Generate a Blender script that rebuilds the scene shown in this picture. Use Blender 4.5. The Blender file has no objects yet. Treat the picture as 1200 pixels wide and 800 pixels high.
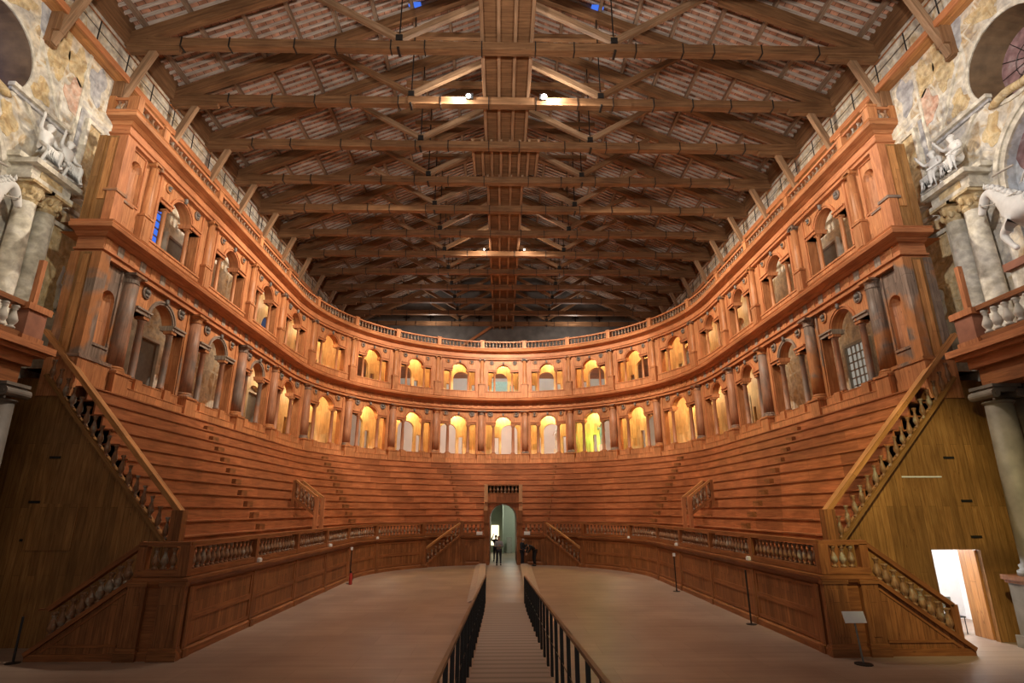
import bpy, bmesh, math, random
from math import sin, cos, pi, sqrt, atan2, radians
from mathutils import Vector, Matrix
random.seed(7)
SC = bpy.context.scene
COL = SC.collection
WORDS = ['first','second','third','fourth','fifth','sixth','seventh','eighth','ninth','tenth','eleventh','twelfth','thirteenth','fourteenth','fifteenth','sixteenth','seventeenth','eighteenth','nineteenth','twentieth']

# ------------------------------------------------------------------ objects
LOC = {}
def setp(o, label=None, cat=None, group=None, kind=None):
    if label: o['label'] = label
    if cat: o['category'] = cat
    if group: o['group'] = group
    if kind: o['kind'] = kind
    return o
def thing(name, label, cat, loc=(0,0,0), group=None, rotz=0.0):
    o = bpy.data.objects.new(name, None); COL.objects.link(o)
    o.location = loc; o.rotation_euler = (0,0,rotz); o.empty_display_size = .2
    LOC[o] = Vector(loc)
    return setp(o, label, cat, group)
class MB:
    def __init__(s): s.v=[]; s.f=[]; s.uv=[]; s.m=[]
    def quad(s, pts, uvs=None, m=0):
        i=len(s.v); s.v+= [tuple(p) for p in pts]; s.f.append(tuple(range(i,i+len(pts)))); s.uv.append(uvs); s.m.append(m)
    def box(s, x0,x1,y0,y1,z0,z1, grain=None, m=0):
        i=len(s.v)
        s.v+=[(x0,y0,z0),(x1,y0,z0),(x1,y1,z0),(x0,y1,z0),(x0,y0,z1),(x1,y0,z1),(x1,y1,z1),(x0,y1,z1)]
        for f in ((0,3,2,1),(4,5,6,7),(0,1,5,4),(1,2,6,5),(2,3,7,6),(3,0,4,7)):
            s.f.append(tuple(i+k for k in f)); s.m.append(m)
            if grain is None: s.uv.append(None)
            else:
                o={'x':0,'y':1,'z':2}[grain]; uv=[]
                for k in f:
                    p=s.v[i+k]; r=[p[j] for j in range(3) if j!=o]
                    uv.append((p[o], r[0]+r[1]))
                s.uv.append(uv)
        return s
    def beam(s, p0,p1,w,h, up=(0,0,1), m=0, taper=1.0):
        p0=Vector(p0);p1=Vector(p1);d=(p1-p0);L=d.length;d.normalize();up=Vector(up)
        sd=d.cross(up)
        if sd.length<1e-4: sd=d.cross(Vector((0,1,0)))
        sd.normalize(); u2=sd.cross(d).normalized()
        i=len(s.v); c=[(-1,-1),(1,-1),(1,1),(-1,1)]
        for P,k in ((p0,1.0),(p1,taper)):
            for a,b in c: s.v.append(tuple(P+sd*(a*w/2*k)+u2*(b*h/2*k)))
        off=random.random()*9
        for k in range(4):
            k2=(k+1)%4; s.f.append((i+k,i+k+4,i+k2+4,i+k2)); s.m.append(m)
            v0=off+k*.37; s.uv.append([(0,v0),(L,v0),(L,v0+(h if k%2 else w)),(0,v0+(h if k%2 else w))])
        s.f.append((i,i+1,i+2,i+3)); s.uv.append(None); s.m.append(m)
        s.f.append((i+7,i+6,i+5,i+4)); s.uv.append(None); s.m.append(m)
        return s
    def lathe(s, prof, n=12, c=(0,0,0), m=0, a0=0, a1=2*pi):
        i=len(s.v); full=abs(a1-a0-2*pi)<1e-6; nn=n if full else n+1
        for r,z in prof:
            for k in range(nn):
                a=a0+(a1-a0)*k/n; s.v.append((c[0]+r*cos(a),c[1]+r*sin(a),c[2]+z))
        for j in range(len(prof)-1):
            for k in range(n):
                k2=(k+1)%nn
                s.f.append((i+j*nn+k,i+j*nn+k2,i+(j+1)*nn+k2,i+(j+1)*nn+k)); s.m.append(m)
                z0,z1=prof[j][1],prof[j+1][1]; r=max(prof[j][0],prof[j+1][0]); A=(a1-a0)
                s.uv.append([(z0,r*A*k/n),(z0,r*A*(k+1)/n),(z1,r*A*(k+1)/n),(z1,r*A*k/n)])
        if full:
            for j,fl in ((0,True),(len(prof)-1,False)):
                if prof[j][0]>1e-4:
                    ids=[i+j*nn+k for k in range(n)]
                    s.f.append(tuple(reversed(ids)) if fl else tuple(ids)); s.uv.append(None); s.m.append(m)
        return s
    def sweep(s, path, prof, closed=False, caps=True, m=0, zf=None):
        # path 2D points; prof = closed outline of (offset to the left, z); mitred corners
        n=len(path); np_=len(prof); N=[];
        for k in range(n):
            a=Vector(path[k-1]) if (k>0 or closed) else None; b=Vector(path[k]); c=Vector(path[(k+1)%n]) if (k<n-1 or closed) else None
            ds=[]
            if a is not None: ds.append((b-a).normalized())
            if c is not None: ds.append((c-b).normalized())
            ns=[Vector((-d.y,d.x)) for d in ds]; nn=sum(ns,Vector((0,0)))
            if nn.length<1e-6: nn=ns[0]
            nn.normalize(); nn=nn/max(.3,nn.dot(ns[0])); N.append(nn)
        acc=[0.0]
        for k in range(1,n+1): acc.append(acc[-1]+(Vector(path[k%n])-Vector(path[k-1])).length)
        i=len(s.v)
        for k in range(n):
            zo=zf(k) if zf else 0
            for o,z in prof: s.v.append((path[k][0]+N[k].x*o, path[k][1]+N[k].y*o, z+zo))
        pl=[0.0]
        for j in range(np_): 
            q=prof[j];r=prof[(j+1)%np_]; pl.append(pl[-1]+sqrt((q[0]-r[0])**2+(q[1]-r[1])**2))
        for k in range(n if closed else n-1):
            k2=(k+1)%n
            for j in range(np_):
                j2=(j+1)%np_
                s.f.append((i+k*np_+j, i+k2*np_+j, i+k2*np_+j2, i+k*np_+j2)); s.m.append(m)
                s.uv.append([(acc[k],pl[j]),(acc[k+1],pl[j]),(acc[k+1],pl[j+1]),(acc[k],pl[j+1])])
        if caps and not closed:
            s.f.append(tuple(i+j for j in range(np_))); s.uv.append(None); s.m.append(m)
            s.f.append(tuple(i+(n-1)*np_+j for j in reversed(range(np_)))); s.uv.append(None); s.m.append(m)
        return s
    def tube(s, pts, r, n=6, m=0):
        pts=[Vector(p) for p in pts]; i=len(s.v)
        rr=r if isinstance(r,(list,tuple)) else [r]*len(pts)
        prev=None
        for k,p in enumerate(pts):
            d=(pts[min(k+1,len(pts)-1)]-pts[max(k-1,0)]).normalized()
            up=Vector((0,0,1)) if abs(d.z)<.95 else Vector((0,1,0))
            sd=d.cross(up).normalized(); u2=sd.cross(d)
            for a in range(n):
                t=2*pi*a/n; s.v.append(tuple(p+sd*(cos(t)*rr[k])+u2*(sin(t)*rr[k])))
        for k in range(len(pts)-1):
            for a in range(n):
                a2=(a+1)%n; s.f.append((i+k*n+a,i+k*n+a2,i+(k+1)*n+a2,i+(k+1)*n+a)); s.uv.append(None); s.m.append(m)
        s.f.append(tuple(i+a for a in reversed(range(n)))); s.uv.append(None); s.m.append(m)
        s.f.append(tuple(i+(len(pts)-1)*n+a for a in range(n))); s.uv.append(None); s.m.append(m)
        return s
    def sphere(s, c, r, nu=10, nv=7, m=0):
        sc=r if isinstance(r,(list,tuple)) else (r,r,r); i=len(s.v)
        s.v.append((c[0],c[1],c[2]-sc[2]))
        for j in range(1,nv):
            t=-pi/2+pi*j/nv
            for k in range(nu):
                a=2*pi*k/nu; s.v.append((c[0]+sc[0]*cos(t)*cos(a),c[1]+sc[1]*cos(t)*sin(a),c[2]+sc[2]*sin(t)))
        s.v.append((c[0],c[1],c[2]+sc[2])); top=len(s.v)-1
        for k in range(nu):
            k2=(k+1)%nu
            s.f.append((i,i+1+k2,i+1+k)); s.uv.append(None); s.m.append(m)
            for j in range(nv-2):
                b=i+1+j*nu; s.f.append((b+k,b+k2,b+nu+k2,b+nu+k)); s.uv.append(None); s.m.append(m)
            b=i+1+(nv-2)*nu; s.f.append((b+k,b+k2,top)); s.uv.append(None); s.m.append(m)
        return s
    def xf(s, fn): s.v=[tuple(fn(*p)) for p in s.v]; return s
    def mesh(s, name, mats, smooth=False, off=(0,0,0), grain='v'):
        me=bpy.data.meshes.new(name); ox,oy,oz=off
        me.from_pydata([(a-ox,b-oy,c-oz) for a,b,c in s.v],[],s.f)
        for mt in (mats if isinstance(mats,(list,tuple)) else [mats]): me.materials.append(mt)
        ul=me.uv_layers.new(name='UVMap'); data=[]
        for f,uv in zip(s.f,s.uv):
            if uv is None:
                P=[Vector(s.v[k]) for k in f]; nrm=Vector((0,0,0))
                for a in range(len(P)):
                    p=P[a];q=P[(a+1)%len(P)]; nrm+=Vector(((p.y-q.y)*(p.z+q.z),(p.z-q.z)*(p.x+q.x),(p.x-q.x)*(p.y+q.y)))
                ax=max(range(3),key=lambda k:abs(nrm[k]))
                for p in P:
                    if ax==2: data+= [p.x,p.y]
                    else:
                        h=p.y if ax==0 else p.x
                        data+= ([p.z,h] if grain=='v' else [h,p.z])
            else:
                for u in uv: data+= [u[0],u[1]]
        ul.data.foreach_set('uv',data)
        if any(s.m): me.polygons.foreach_set('material_index',s.m)
        if smooth: me.polygons.foreach_set('use_smooth',[True]*len(s.f))
        me.update(); return me
    def build(s, name, mats, parent=None, smooth=False, grain='v', local=False, label=None, cat=None, group=None, kind=None):
        if parent is not None:
            off=(0,0,0) if local else LOC.get(parent,Vector((0,0,0)))
        else:
            xs=[p[0] for p in s.v];ys=[p[1] for p in s.v];zs=[p[2] for p in s.v]
            off=((min(xs)+max(xs))/2,(min(ys)+max(ys))/2,min(zs))
        o=bpy.data.objects.new(name,s.mesh(name,mats,smooth,off,grain)); COL.objects.link(o)
        if parent is not None: o.parent=parent; LOC[o]=Vector(off)
        else: o.location=off; LOC[o]=Vector(off)
        return setp(o,label,cat,group,kind)
def inst(name, me, parent, loc=(0,0,0), rotz=0, label=None):
    # rigid part sharing mesh data; loc in world unless parent has rotation (then local)
    o=bpy.data.objects.new(name,me); COL.objects.link(o)
    o.parent=parent; o.location=Vector(loc)-LOC.get(parent,Vector((0,0,0))) if parent else loc
    o.rotation_euler=(0,0,rotz)
    if label: o['label']=label
    return o
def smooth_by_angle(o, ang=40):
    pass

# ------------------------------------------------------------------ materials
def newmat(name):
    m=bpy.data.materials.new(name); m.use_nodes=True; nt=m.node_tree; nt.nodes.clear()
    out=nt.nodes.new('ShaderNodeOutputMaterial'); bs=nt.nodes.new('ShaderNodeBsdfPrincipled')
    nt.links.new(bs.outputs[0],out.inputs[0]); return m,nt,bs
def N(nt,t,**k):
    n=nt.nodes.new(t)
    for a,b in k.items():
        if a.startswith('i_'): n.inputs[a[2:].replace('_',' ')].default_value=b
        else: setattr(n,a,b)
    return n
def ramp(nt, stops, fac=None, interp='LINEAR'):
    r=nt.nodes.new('ShaderNodeValToRGB'); r.color_ramp.interpolation=interp; el=r.color_ramp.elements
    while len(el)<len(stops): el.new(.5)
    for e,(p,c) in zip(el,stops): e.position=p; e.color=(*c,1) if len(c)==3 else c
    if fac is not None: nt.links.new(fac,r.inputs[0])
    return r
def mixc(nt, mode, fac, a, b):
    m=nt.nodes.new('ShaderNodeMix'); m.data_type='RGBA'; m.blend_type=mode
    for k,v in ((0,fac),(6,a),(7,b)):
        if isinstance(v,(int,float)): m.inputs[k].default_value=v
        elif isinstance(v,tuple): m.inputs[k].default_value=(*v,1) if len(v)==3 else v
        else: nt.links.new(v,m.inputs[k])
    return m.outputs[2]
def plain(name,c,rough=.6,metal=0.0,var=.12,scale=6.0,emit=None,es=1.0):
    m,nt,bs=newmat(name); bs.inputs['Roughness'].default_value=rough; bs.inputs['Metallic'].default_value=metal
    g=N(nt,'ShaderNodeNewGeometry'); nz=N(nt,'ShaderNodeTexNoise'); nz.inputs['Scale'].default_value=scale; nz.inputs['Detail'].default_value=4
    nt.links.new(g.outputs['Position'],nz.inputs['Vector'])
    r=ramp(nt,[(.3,tuple(x*(1-var) for x in c)),(.7,tuple(min(1,x*(1+var)) for x in c))],nz.outputs[0])
    nt.links.new(r.outputs[0],bs.inputs['Base Color'])
    if emit: bs.inputs['Emission Color'].default_value=(*emit,1); bs.inputs['Emission Strength'].default_value=es
    return m
def wood(name, dark, mid, light, pw=.2, pl=3.0, rough=.5, patch=None, pamt=(.5,.62), pscale=.35, seam=.35, bump=.15, gscale=(1.3,16), brick=(.72,1.15)):
    m,nt,bs=newmat(name); L=nt.links.new
    uv=N(nt,'ShaderNodeUVMap'); oi=N(nt,'ShaderNodeObjectInfo'); geo=N(nt,'ShaderNodeNewGeometry')
    rv=N(nt,'ShaderNodeVectorMath',operation='SCALE'); rv.inputs[0].default_value=(7.3,3.1,0); L(oi.outputs['Random'],rv.inputs['Scale'])
    ad=N(nt,'ShaderNodeVectorMath',operation='ADD'); L(uv.outputs[0],ad.inputs[0]); L(rv.outputs[0],ad.inputs[1])
    mp=N(nt,'ShaderNodeVectorMath',operation='MULTIPLY'); mp.inputs[1].default_value=(gscale[0],gscale[1],1); L(ad.outputs[0],mp.inputs[0])
    nz=N(nt,'ShaderNodeTexNoise'); nz.inputs['Scale'].default_value=1; nz.inputs['Detail'].default_value=5; nz.inputs['Roughness'].default_value=.6; nz.inputs['Distortion'].default_value=.6
    L(mp.outputs[0],nz.inputs['Vector'])
    cr=ramp(nt,[(.28,dark),(.5,mid),(.74,light)],nz.outputs[0]); col=cr.outputs[0]
    if pw:
        br=N(nt,'ShaderNodeTexBrick'); br.inputs['Scale'].default_value=1; br.inputs['Brick Width'].default_value=pl; br.inputs['Row Height'].default_value=pw
        br.inputs['Mortar Size'].default_value=.006; br.inputs['Mortar Smooth'].default_value=.3; br.inputs['Bias'].default_value=0
        a,b=brick; br.inputs['Color1'].default_value=(a,a,a,1); br.inputs['Color2'].default_value=(b,b,b,1); br.inputs['Mortar'].default_value=(seam,seam,seam,1)
        L(uv.outputs[0],br.inputs['Vector']); col=mixc(nt,'MULTIPLY',1.0,col,br.outputs['Color'])
    kn=N(nt,'ShaderNodeTexVoronoi'); kn.inputs['Scale'].default_value=1.0
    km=N(nt,'ShaderNodeVectorMath',operation='MULTIPLY'); km.inputs[1].default_value=(1.6,4.5,1); L(ad.outputs[0],km.inputs[0]); L(km.outputs[0],kn.inputs['Vector'])
    kr=ramp(nt,[(.04,(.35,.3,.28)),(.09,(1,1,1))],kn.outputs['Distance']); col=mixc(nt,'MULTIPLY',.7,col,kr.outputs[0])
    n2=N(nt,'ShaderNodeTexNoise'); n2.inputs['Scale'].default_value=pscale*2.2; n2.inputs['Detail'].default_value=3; L(geo.outputs['Position'],n2.inputs['Vector'])
    vr=ramp(nt,[(.3,(.8,.78,.76)),(.7,(1.15,1.15,1.15))],n2.outputs[0]); col=mixc(nt,'MULTIPLY',1.0,col,vr.outputs[0])
    if patch:
        n3=N(nt,'ShaderNodeTexNoise'); n3.inputs['Scale'].default_value=pscale; n3.inputs['Detail'].default_value=5; n3.inputs['Distortion'].default_value=.5
        L(ad.outputs[0] if pscale>1 else geo.outputs['Position'],n3.inputs['Vector'])
        pr=ramp(nt,[(pamt[0],(0,0,0)),(pamt[1],(1,1,1))],n3.outputs[0])
        pc=mixc(nt,'MULTIPLY',1.0,patch,vr.outputs[0]); gm=ramp(nt,[(.3,(.7,.7,.7)),(.7,(1.2,1.2,1.2))],nz.outputs[0]); pc=mixc(nt,'MULTIPLY',1.0,pc,gm.outputs[0])
        col=mixc(nt,'MIX',pr.outputs[0],col,pc)
    L(col,bs.inputs['Base Color']); bs.inputs['Roughness'].default_value=rough; bs.inputs['Specular IOR Level'].default_value=.35
    if bump:
        bp=N(nt,'ShaderNodeBump'); bp.inputs['Strength'].default_value=bump; bp.inputs['Distance'].default_value=.02; L(nz.outputs[0],bp.inputs['Height']); L(bp.outputs[0],bs.inputs['Normal'])
    return m
W_LOG  = wood('wood_loggia',(.31,.12,.045),(.475,.192,.075),(.61,.29,.125),pw=.24,pl=2.4,seam=.6,brick=(.85,1.1))
W_TRIM = wood('wood_moulding',(.30,.105,.042),(.46,.175,.07),(.60,.26,.11),pw=None)
W_COL  = wood('wood_column',(.20,.10,.06),(.34,.16,.09),(.46,.22,.12),pw=None,patch=(.20,.15,.12),pamt=(.42,.62),pscale=.8)
W_GREY = wood('wood_weathered',(.11,.075,.058),(.22,.155,.118),(.35,.265,.205),pw=.3,pl=2,patch=(.42,.17,.06),pamt=(.46,.54),pscale=.6)
W_GRY2 = wood('wood_grey_carved',(.15,.115,.09),(.27,.21,.165),(.40,.33,.27),pw=None)
W_COLO = wood('wood_column_orange',(.24,.105,.055),(.37,.165,.085),(.48,.235,.125),pw=None)
W_TIER = wood('wood_bench',(.23,.075,.028),(.38,.132,.05),(.53,.205,.085),pw=.45,pl=2.2,seam=.45,brick=(.68,1.14),gscale=(1.0,12))
W_POD  = wood('wood_podium',(.16,.058,.02),(.26,.10,.034),(.37,.155,.055),pw=.16,pl=2.5,seam=.45)
W_PTR  = wood('wood_podium_moulding',(.15,.052,.018),(.25,.09,.03),(.36,.145,.05),pw=None)
W_END  = wood('wood_boarding',(.20,.09,.028),(.31,.15,.048),(.42,.225,.08),pw=.21,pl=3.6,seam=.45,rough=.4,patch=(.20,.10,.035),pamt=(.5,.7),pscale=.3)
W_BAL  = wood('wood_baluster',(.13,.065,.035),(.24,.12,.06),(.38,.21,.11),pw=None,patch=(.34,.29,.23),pamt=(.52,.62),pscale=2.5)
W_ROOF = wood('wood_roof_beam',(.105,.05,.022),(.20,.10,.045),(.31,.165,.078),pw=None,gscale=(.7,9),rough=.65)
W_ROOFL= wood('wood_roof_strut',(.17,.095,.05),(.30,.18,.10),(.44,.28,.17),pw=None,gscale=(.7,9),rough=.65)
W_PURL = wood('wood_purlin',(.16,.10,.065),(.28,.19,.13),(.42,.31,.22),pw=None,rough=.7)
W_PALE = wood('pale_inner_timber',(.42,.26,.11),(.60,.42,.2),(.74,.56,.3),pw=.3,pl=3.0,seam=.6)
W_POST = wood('wood_pale_post',(.48,.24,.11),(.62,.34,.17),(.74,.44,.24),pw=None)
W_WALK = wood('wood_walkway',(.32,.13,.04),(.47,.21,.07),(.60,.30,.11),pw=.22,pl=3.0,seam=.45)
IRON  = plain('iron_strap',(.035,.032,.03),.5,.6)
STEEL = plain('dark_steel',(.018,.018,.02),.45,.3)
STUCCO= plain('white_stucco',(.74,.73,.70),.7,0,.12,3)
STONE = plain('pale_stone',(.50,.46,.40),.65,0,.2,2.5)
STONEW= plain('grey_wood_stone',(.17,.145,.12),.6,0,.3,2.0)
PAPER = plain('paper_sign',(.75,.76,.78),.5,0,.03)
WHITEB= plain('white_plastic',(.8,.8,.78),.4,0,.03)
PLAST = plain('white_plaster',(.78,.74,.66),.8,0,.08,1.2)
GREENP= plain('green_grey_plaster',(.36,.38,.31),.8,0,.08,.8)
DARKP = plain('grey_boarding',(.15,.14,.13),.7,0,.25,1.2)
BUST  = plain('dark_bust',(.16,.14,.12),.6,0,.3,9)
FRAMEG= plain('grey_window_frame',(.30,.29,.25),.6)
REDW  = plain('red_brown_plinth',(.30,.12,.07),.55,0,.2,3)
ROOMW = plain('white_brick',(.85,.85,.85),.7,0,.03)
def emis(name,c,s):
    m=bpy.data.materials.new(name); m.use_nodes=True; nt=m.node_tree; nt.nodes.clear()
    o=nt.nodes.new('ShaderNodeOutputMaterial'); e=nt.nodes.new('ShaderNodeEmission'); e.inputs[0].default_value=(*c,1); e.inputs[1].default_value=s
    nt.links.new(e.outputs[0],o.inputs[0]); return m
E_SKY=emis('dusk_sky_glass',(.06,.17,.75),1.1)
SHUT=plain('grey_shutter',(.17,.165,.15),.8)
E_DUSK=emis('dim_dusk_glass',(.10,.12,.22),.5)
E_PANE=emis('pale_lit_panes',(.62,.55,.45),.5)
E_LAMP=emis('lamp_glow',(1,.97,.92),220)
E_SMALL=emis('small_lamp_glow',(1,.93,.8),14)
E_DOORW=emis('glowing_poster',(1,.86,.55),2.2)  # picture panel glows by itself; the light on it is put into emission

def floor_mat():
    m,nt,bs=newmat('sanded_floor_boards'); L=nt.links.new
    g=N(nt,'ShaderNodeNewGeometry'); br=N(nt,'ShaderNodeTexBrick'); br.inputs['Scale'].default_value=1; br.inputs['Brick Width'].default_value=2.44; br.inputs['Row Height'].default_value=1.22
    br.inputs['Mortar Size'].default_value=.006; br.inputs['Color1'].default_value=(.92,.92,.92,1); br.inputs['Color2'].default_value=(1.06,1.05,1.04,1); br.inputs['Mortar'].default_value=(.7,.68,.66,1)
    L(g.outputs['Position'],br.inputs['Vector'])
    n=N(nt,'ShaderNodeTexNoise'); n.inputs['Scale'].default_value=.6; n.inputs['Detail'].default_value=6; L(g.outputs['Position'],n.inputs['Vector'])
    r=ramp(nt,[(.3,(.27,.185,.14)),(.7,(.36,.26,.20))],n.outputs[0])
    st=N(nt,'ShaderNodeVectorMath',operation='MULTIPLY'); st.inputs[1].default_value=(.25,5,1); L(g.outputs['Position'],st.inputs[0])
    n2=N(nt,'ShaderNodeTexNoise'); n2.inputs['Scale'].default_value=1; n2.inputs['Detail'].default_value=3; L(st.outputs[0],n2.inputs['Vector'])
    r2=ramp(nt,[(.3,(.88,.88,.88)),(.7,(1.1,1.1,1.1))],n2.outputs[0])
    c=mixc(nt,'MULTIPLY',1.0,r.outputs[0],br.outputs[0]); c=mixc(nt,'MULTIPLY',1.0,c,r2.outputs[0]); L(c,bs.inputs['Base Color'])
    bs.inputs['Roughness'].default_value=.42; bs.inputs['Specular IOR Level'].default_value=.4; return m
FLOOR=floor_mat()
def ramp_mat():
    m,nt,bs=newmat('ribbed_ramp_boards'); L=nt.links.new
    g=N(nt,'ShaderNodeNewGeometry'); w=N(nt,'ShaderNodeTexWave'); w.bands_direction='Y'; w.inputs['Scale'].default_value=.8; L(g.outputs['Position'],w.inputs['Vector'])
    r=ramp(nt,[(.0,(.20,.155,.125)),(.25,(.33,.26,.21)),(1,(.38,.30,.245))],w.outputs[0]); L(r.outputs[0],bs.inputs['Base Color']); bs.inputs['Roughness'].default_value=.6; return m
RAMPM=ramp_mat()
def tile_mat():
    m,nt,bs=newmat('terracotta_roof_tiles'); L=nt.links.new
    uv=N(nt,'ShaderNodeUVMap'); br=N(nt,'ShaderNodeTexBrick'); br.inputs['Scale'].default_value=1; br.inputs['Brick Width'].default_value=.36; br.inputs['Row Height'].default_value=.36; br.offset=0
    br.inputs['Mortar Size'].default_value=.012; br.inputs['Color1'].default_value=(.40,.175,.095,1); br.inputs['Color2'].default_value=(.62,.33,.21,1); br.inputs['Mortar'].default_value=(.08,.05,.035,1)
    L(uv.outputs[0],br.inputs['Vector'])
    n=N(nt,'ShaderNodeTexNoise'); n.inputs['Scale'].default_value=2.2; n.inputs['Detail'].default_value=6; L(uv.outputs[0],n.inputs['Vector'])
    r=ramp(nt,[(.35,(.5,.48,.48)),(.65,(1.2,1.2,1.25))],n.outputs[0]); c=mixc(nt,'MULTIPLY',1.0,br.outputs[0],r.outputs[0]); L(c,bs.inputs['Base Color']); bs.inputs['Roughness'].default_value=.85; return m
TILE=tile_mat()
BATT=wood('roof_batten',(.30,.24,.20),(.50,.43,.37),(.68,.61,.54),pw=None,rough=.75)
def fresco_mat(name='faded_fresco',pal=None,scale=.55,warp=1.6,panels=False):
    m,nt,bs=newmat(name); L=nt.links.new
    g=N(nt,'ShaderNodeNewGeometry'); mp=N(nt,'ShaderNodeVectorMath',operation='MULTIPLY'); mp.inputs[1].default_value=(.4,1,1); L(g.outputs['Position'],mp.inputs[0])
    n0=N(nt,'ShaderNodeTexNoise'); n0.inputs['Scale'].default_value=.7; n0.inputs['Detail'].default_value=3; L(mp.outputs[0],n0.inputs['Vector'])
    sc=N(nt,'ShaderNodeVectorMath',operation='SCALE'); sc.inputs['Scale'].default_value=warp; L(n0.outputs['Color'],sc.inputs[0])
    ad=N(nt,'ShaderNodeVectorMath',operation='ADD'); L(mp.outputs[0],ad.inputs[0]); L(sc.outputs[0],ad.inputs[1])
    n1=N(nt,'ShaderNodeTexNoise'); n1.inputs['Scale'].default_value=scale*1.5; n1.inputs['Detail'].default_value=7; n1.inputs['Roughness'].default_value=.62; n1.inputs['Distortion'].default_value=1.2; L(ad.outputs[0],n1.inputs['Vector'])
    pal=pal or [(.26,(.20,.17,.15)),(.34,(.42,.35,.28)),(.40,(.58,.45,.28)),(.45,(.66,.60,.49)),(.52,(.72,.69,.62)),(.58,(.54,.53,.51)),(.64,(.70,.67,.61)),(.74,(.60,.47,.30))]
    r=ramp(nt,pal,n1.outputs[0])
    v=N(nt,'ShaderNodeTexVoronoi'); v.feature='DISTANCE_TO_EDGE'; v.inputs['Scale'].default_value=.8; L(ad.outputs[0],v.inputs['Vector'])
    vr=ramp(nt,[(.0,(.8,.8,.8)),(.035,(0,0,0))],v.outputs['Distance'])
    c=mixc(nt,'MIX',vr.outputs[0],r.outputs[0],(.70,.67,.60)) if panels else r.outputs[0]
    if panels:
        s2=N(nt,'ShaderNodeVectorMath',operation='SCALE'); s2.inputs['Scale'].default_value=.5; L(n0.outputs['Color'],s2.inputs[0])
        a2=N(nt,'ShaderNodeVectorMath',operation='ADD'); L(g.outputs['Position'],a2.inputs[0]); L(s2.outputs[0],a2.inputs[1])
        sx=N(nt,'ShaderNodeSeparateXYZ'); L(a2.outputs[0],sx.inputs[0]); cx=N(nt,'ShaderNodeCombineXYZ'); L(sx.outputs[1],cx.inputs[0]); L(sx.outputs[2],cx.inputs[1])
        ro=N(nt,'ShaderNodeVectorRotate'); ro.rotation_type='Z_AXIS'; ro.inputs['Angle'].default_value=.32; L(cx.outputs[0],ro.inputs['Vector'])
        for vec,bw,rh,mo,fac in ((ro.outputs[0],1.7,2.9,.035,.6),(cx.outputs[0],2.6,3.6,.06,.7)):
            b=N(nt,'ShaderNodeTexBrick'); b.inputs['Scale'].default_value=1; b.inputs['Brick Width'].default_value=bw; b.inputs['Row Height'].default_value=rh; b.inputs['Mortar Size'].default_value=mo; b.inputs['Mortar Smooth'].default_value=.1
            b.inputs['Color1'].default_value=(1.0,.92,.78,1); b.inputs['Color2'].default_value=(.88,.89,.93,1); b.inputs['Mortar'].default_value=(1,1,1,1); L(vec,b.inputs['Vector'])
            c=mixc(nt,'MULTIPLY',fac,c,b.outputs['Color'])
            c=mixc(nt,'MIX',b.outputs['Fac'],c,(.70,.66,.57))
    n2=N(nt,'ShaderNodeTexNoise'); n2.inputs['Scale'].default_value=4; n2.inputs['Detail'].default_value=6; L(g.outputs['Position'],n2.inputs['Vector'])
    r2=ramp(nt,[(.35,(.68,.66,.64)),(.65,(1.12,1.12,1.1))],n2.outputs[0]); c=mixc(nt,'MULTIPLY',1.0,c,r2.outputs[0])
    L(c,bs.inputs['Base Color']); bs.inputs['Roughness'].default_value=.85; return m
FRESCO=fresco_mat(panels=True)
FR_OCHRE=fresco_mat('ochre_painted_panel',[(.3,(.38,.25,.13)),(.43,(.58,.42,.21)),(.53,(.66,.54,.33)),(.62,(.50,.36,.2)),(.72,(.70,.64,.50))],1.6,1.6)
FR_MAUVE=fresco_mat('mauve_painted_field',[(.3,(.16,.09,.10)),(.5,(.27,.15,.15)),(.6,(.30,.2,.2)),(.75,(.45,.40,.42))],1.2,.8)
FR_BLUE=fresco_mat('pale_blue_painted_field',[(.3,(.50,.54,.60)),(.5,(.62,.66,.72)),(.7,(.70,.71,.72))],1.0,.8)
FR_STONE=fresco_mat('painted_stone_column',[(.3,(.50,.46,.38)),(.45,(.66,.61,.50)),(.55,(.74,.70,.61)),(.7,(.62,.58,.51))],1.2,.6)
FR_ROSE=fresco_mat('rose_painted_field',[(.3,(.45,.22,.15)),(.5,(.60,.40,.30)),(.7,(.66,.58,.50))],1.5,.8)
FR_GREY=fresco_mat('grey_blue_painted_field',[(.3,(.30,.30,.32)),(.5,(.42,.42,.44)),(.7,(.58,.57,.55))],1.4,.8)
FR_PALE=fresco_mat('pale_corridor_fresco',[(.3,(.42,.30,.16)),(.42,(.62,.50,.30)),(.52,(.62,.60,.52)),(.62,(.50,.52,.50)),(.75,(.62,.58,.46))],.9,1.2)
FR_CORR=fresco_mat('corridor_white_plaster',[(.3,(.62,.58,.48)),(.45,(.80,.79,.74)),(.55,(.82,.82,.80)),(.66,(.68,.72,.72))],.3,.3)

# ------------------------------------------------------------------ U-shaped plan
R=13.2; YC=33.75; YE=16.9; LQ=R*pi/2; SEND=LQ+YC-YE
def cmap(s,w=0.0,z=0.0):
    a=abs(s); sg=1 if s>=0 else -1
    if a<LQ:
        t=a/R; return (sg*(R+w)*sin(t), YC+(R+w)*cos(t), z)
    return (sg*(R+w), YC-(a-LQ), z)
def cang(s):
    a=max(-pi/2,min(pi/2,s/R)); return -a
def upath(a,b,yc,ye,n=48,arms=6,x0=None):
    pts=[]
    for k in range(arms): pts.append((-a, ye+(yc-ye)*k/arms))
    for k in range(n+1):
        t=-pi/2+pi*k/n; pts.append((a*sin(t), yc+b*cos(t)))
    for k in range(arms-1,-1,-1): pts.append((a, ye+(yc-ye)*k/arms))
    return pts
LOGP=upath(R,R,YC,YE,72,6)
SCOL=[1.82,5.62,9.36,13.39,17.8,22.57,26.8,31.4,35.8]
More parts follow.
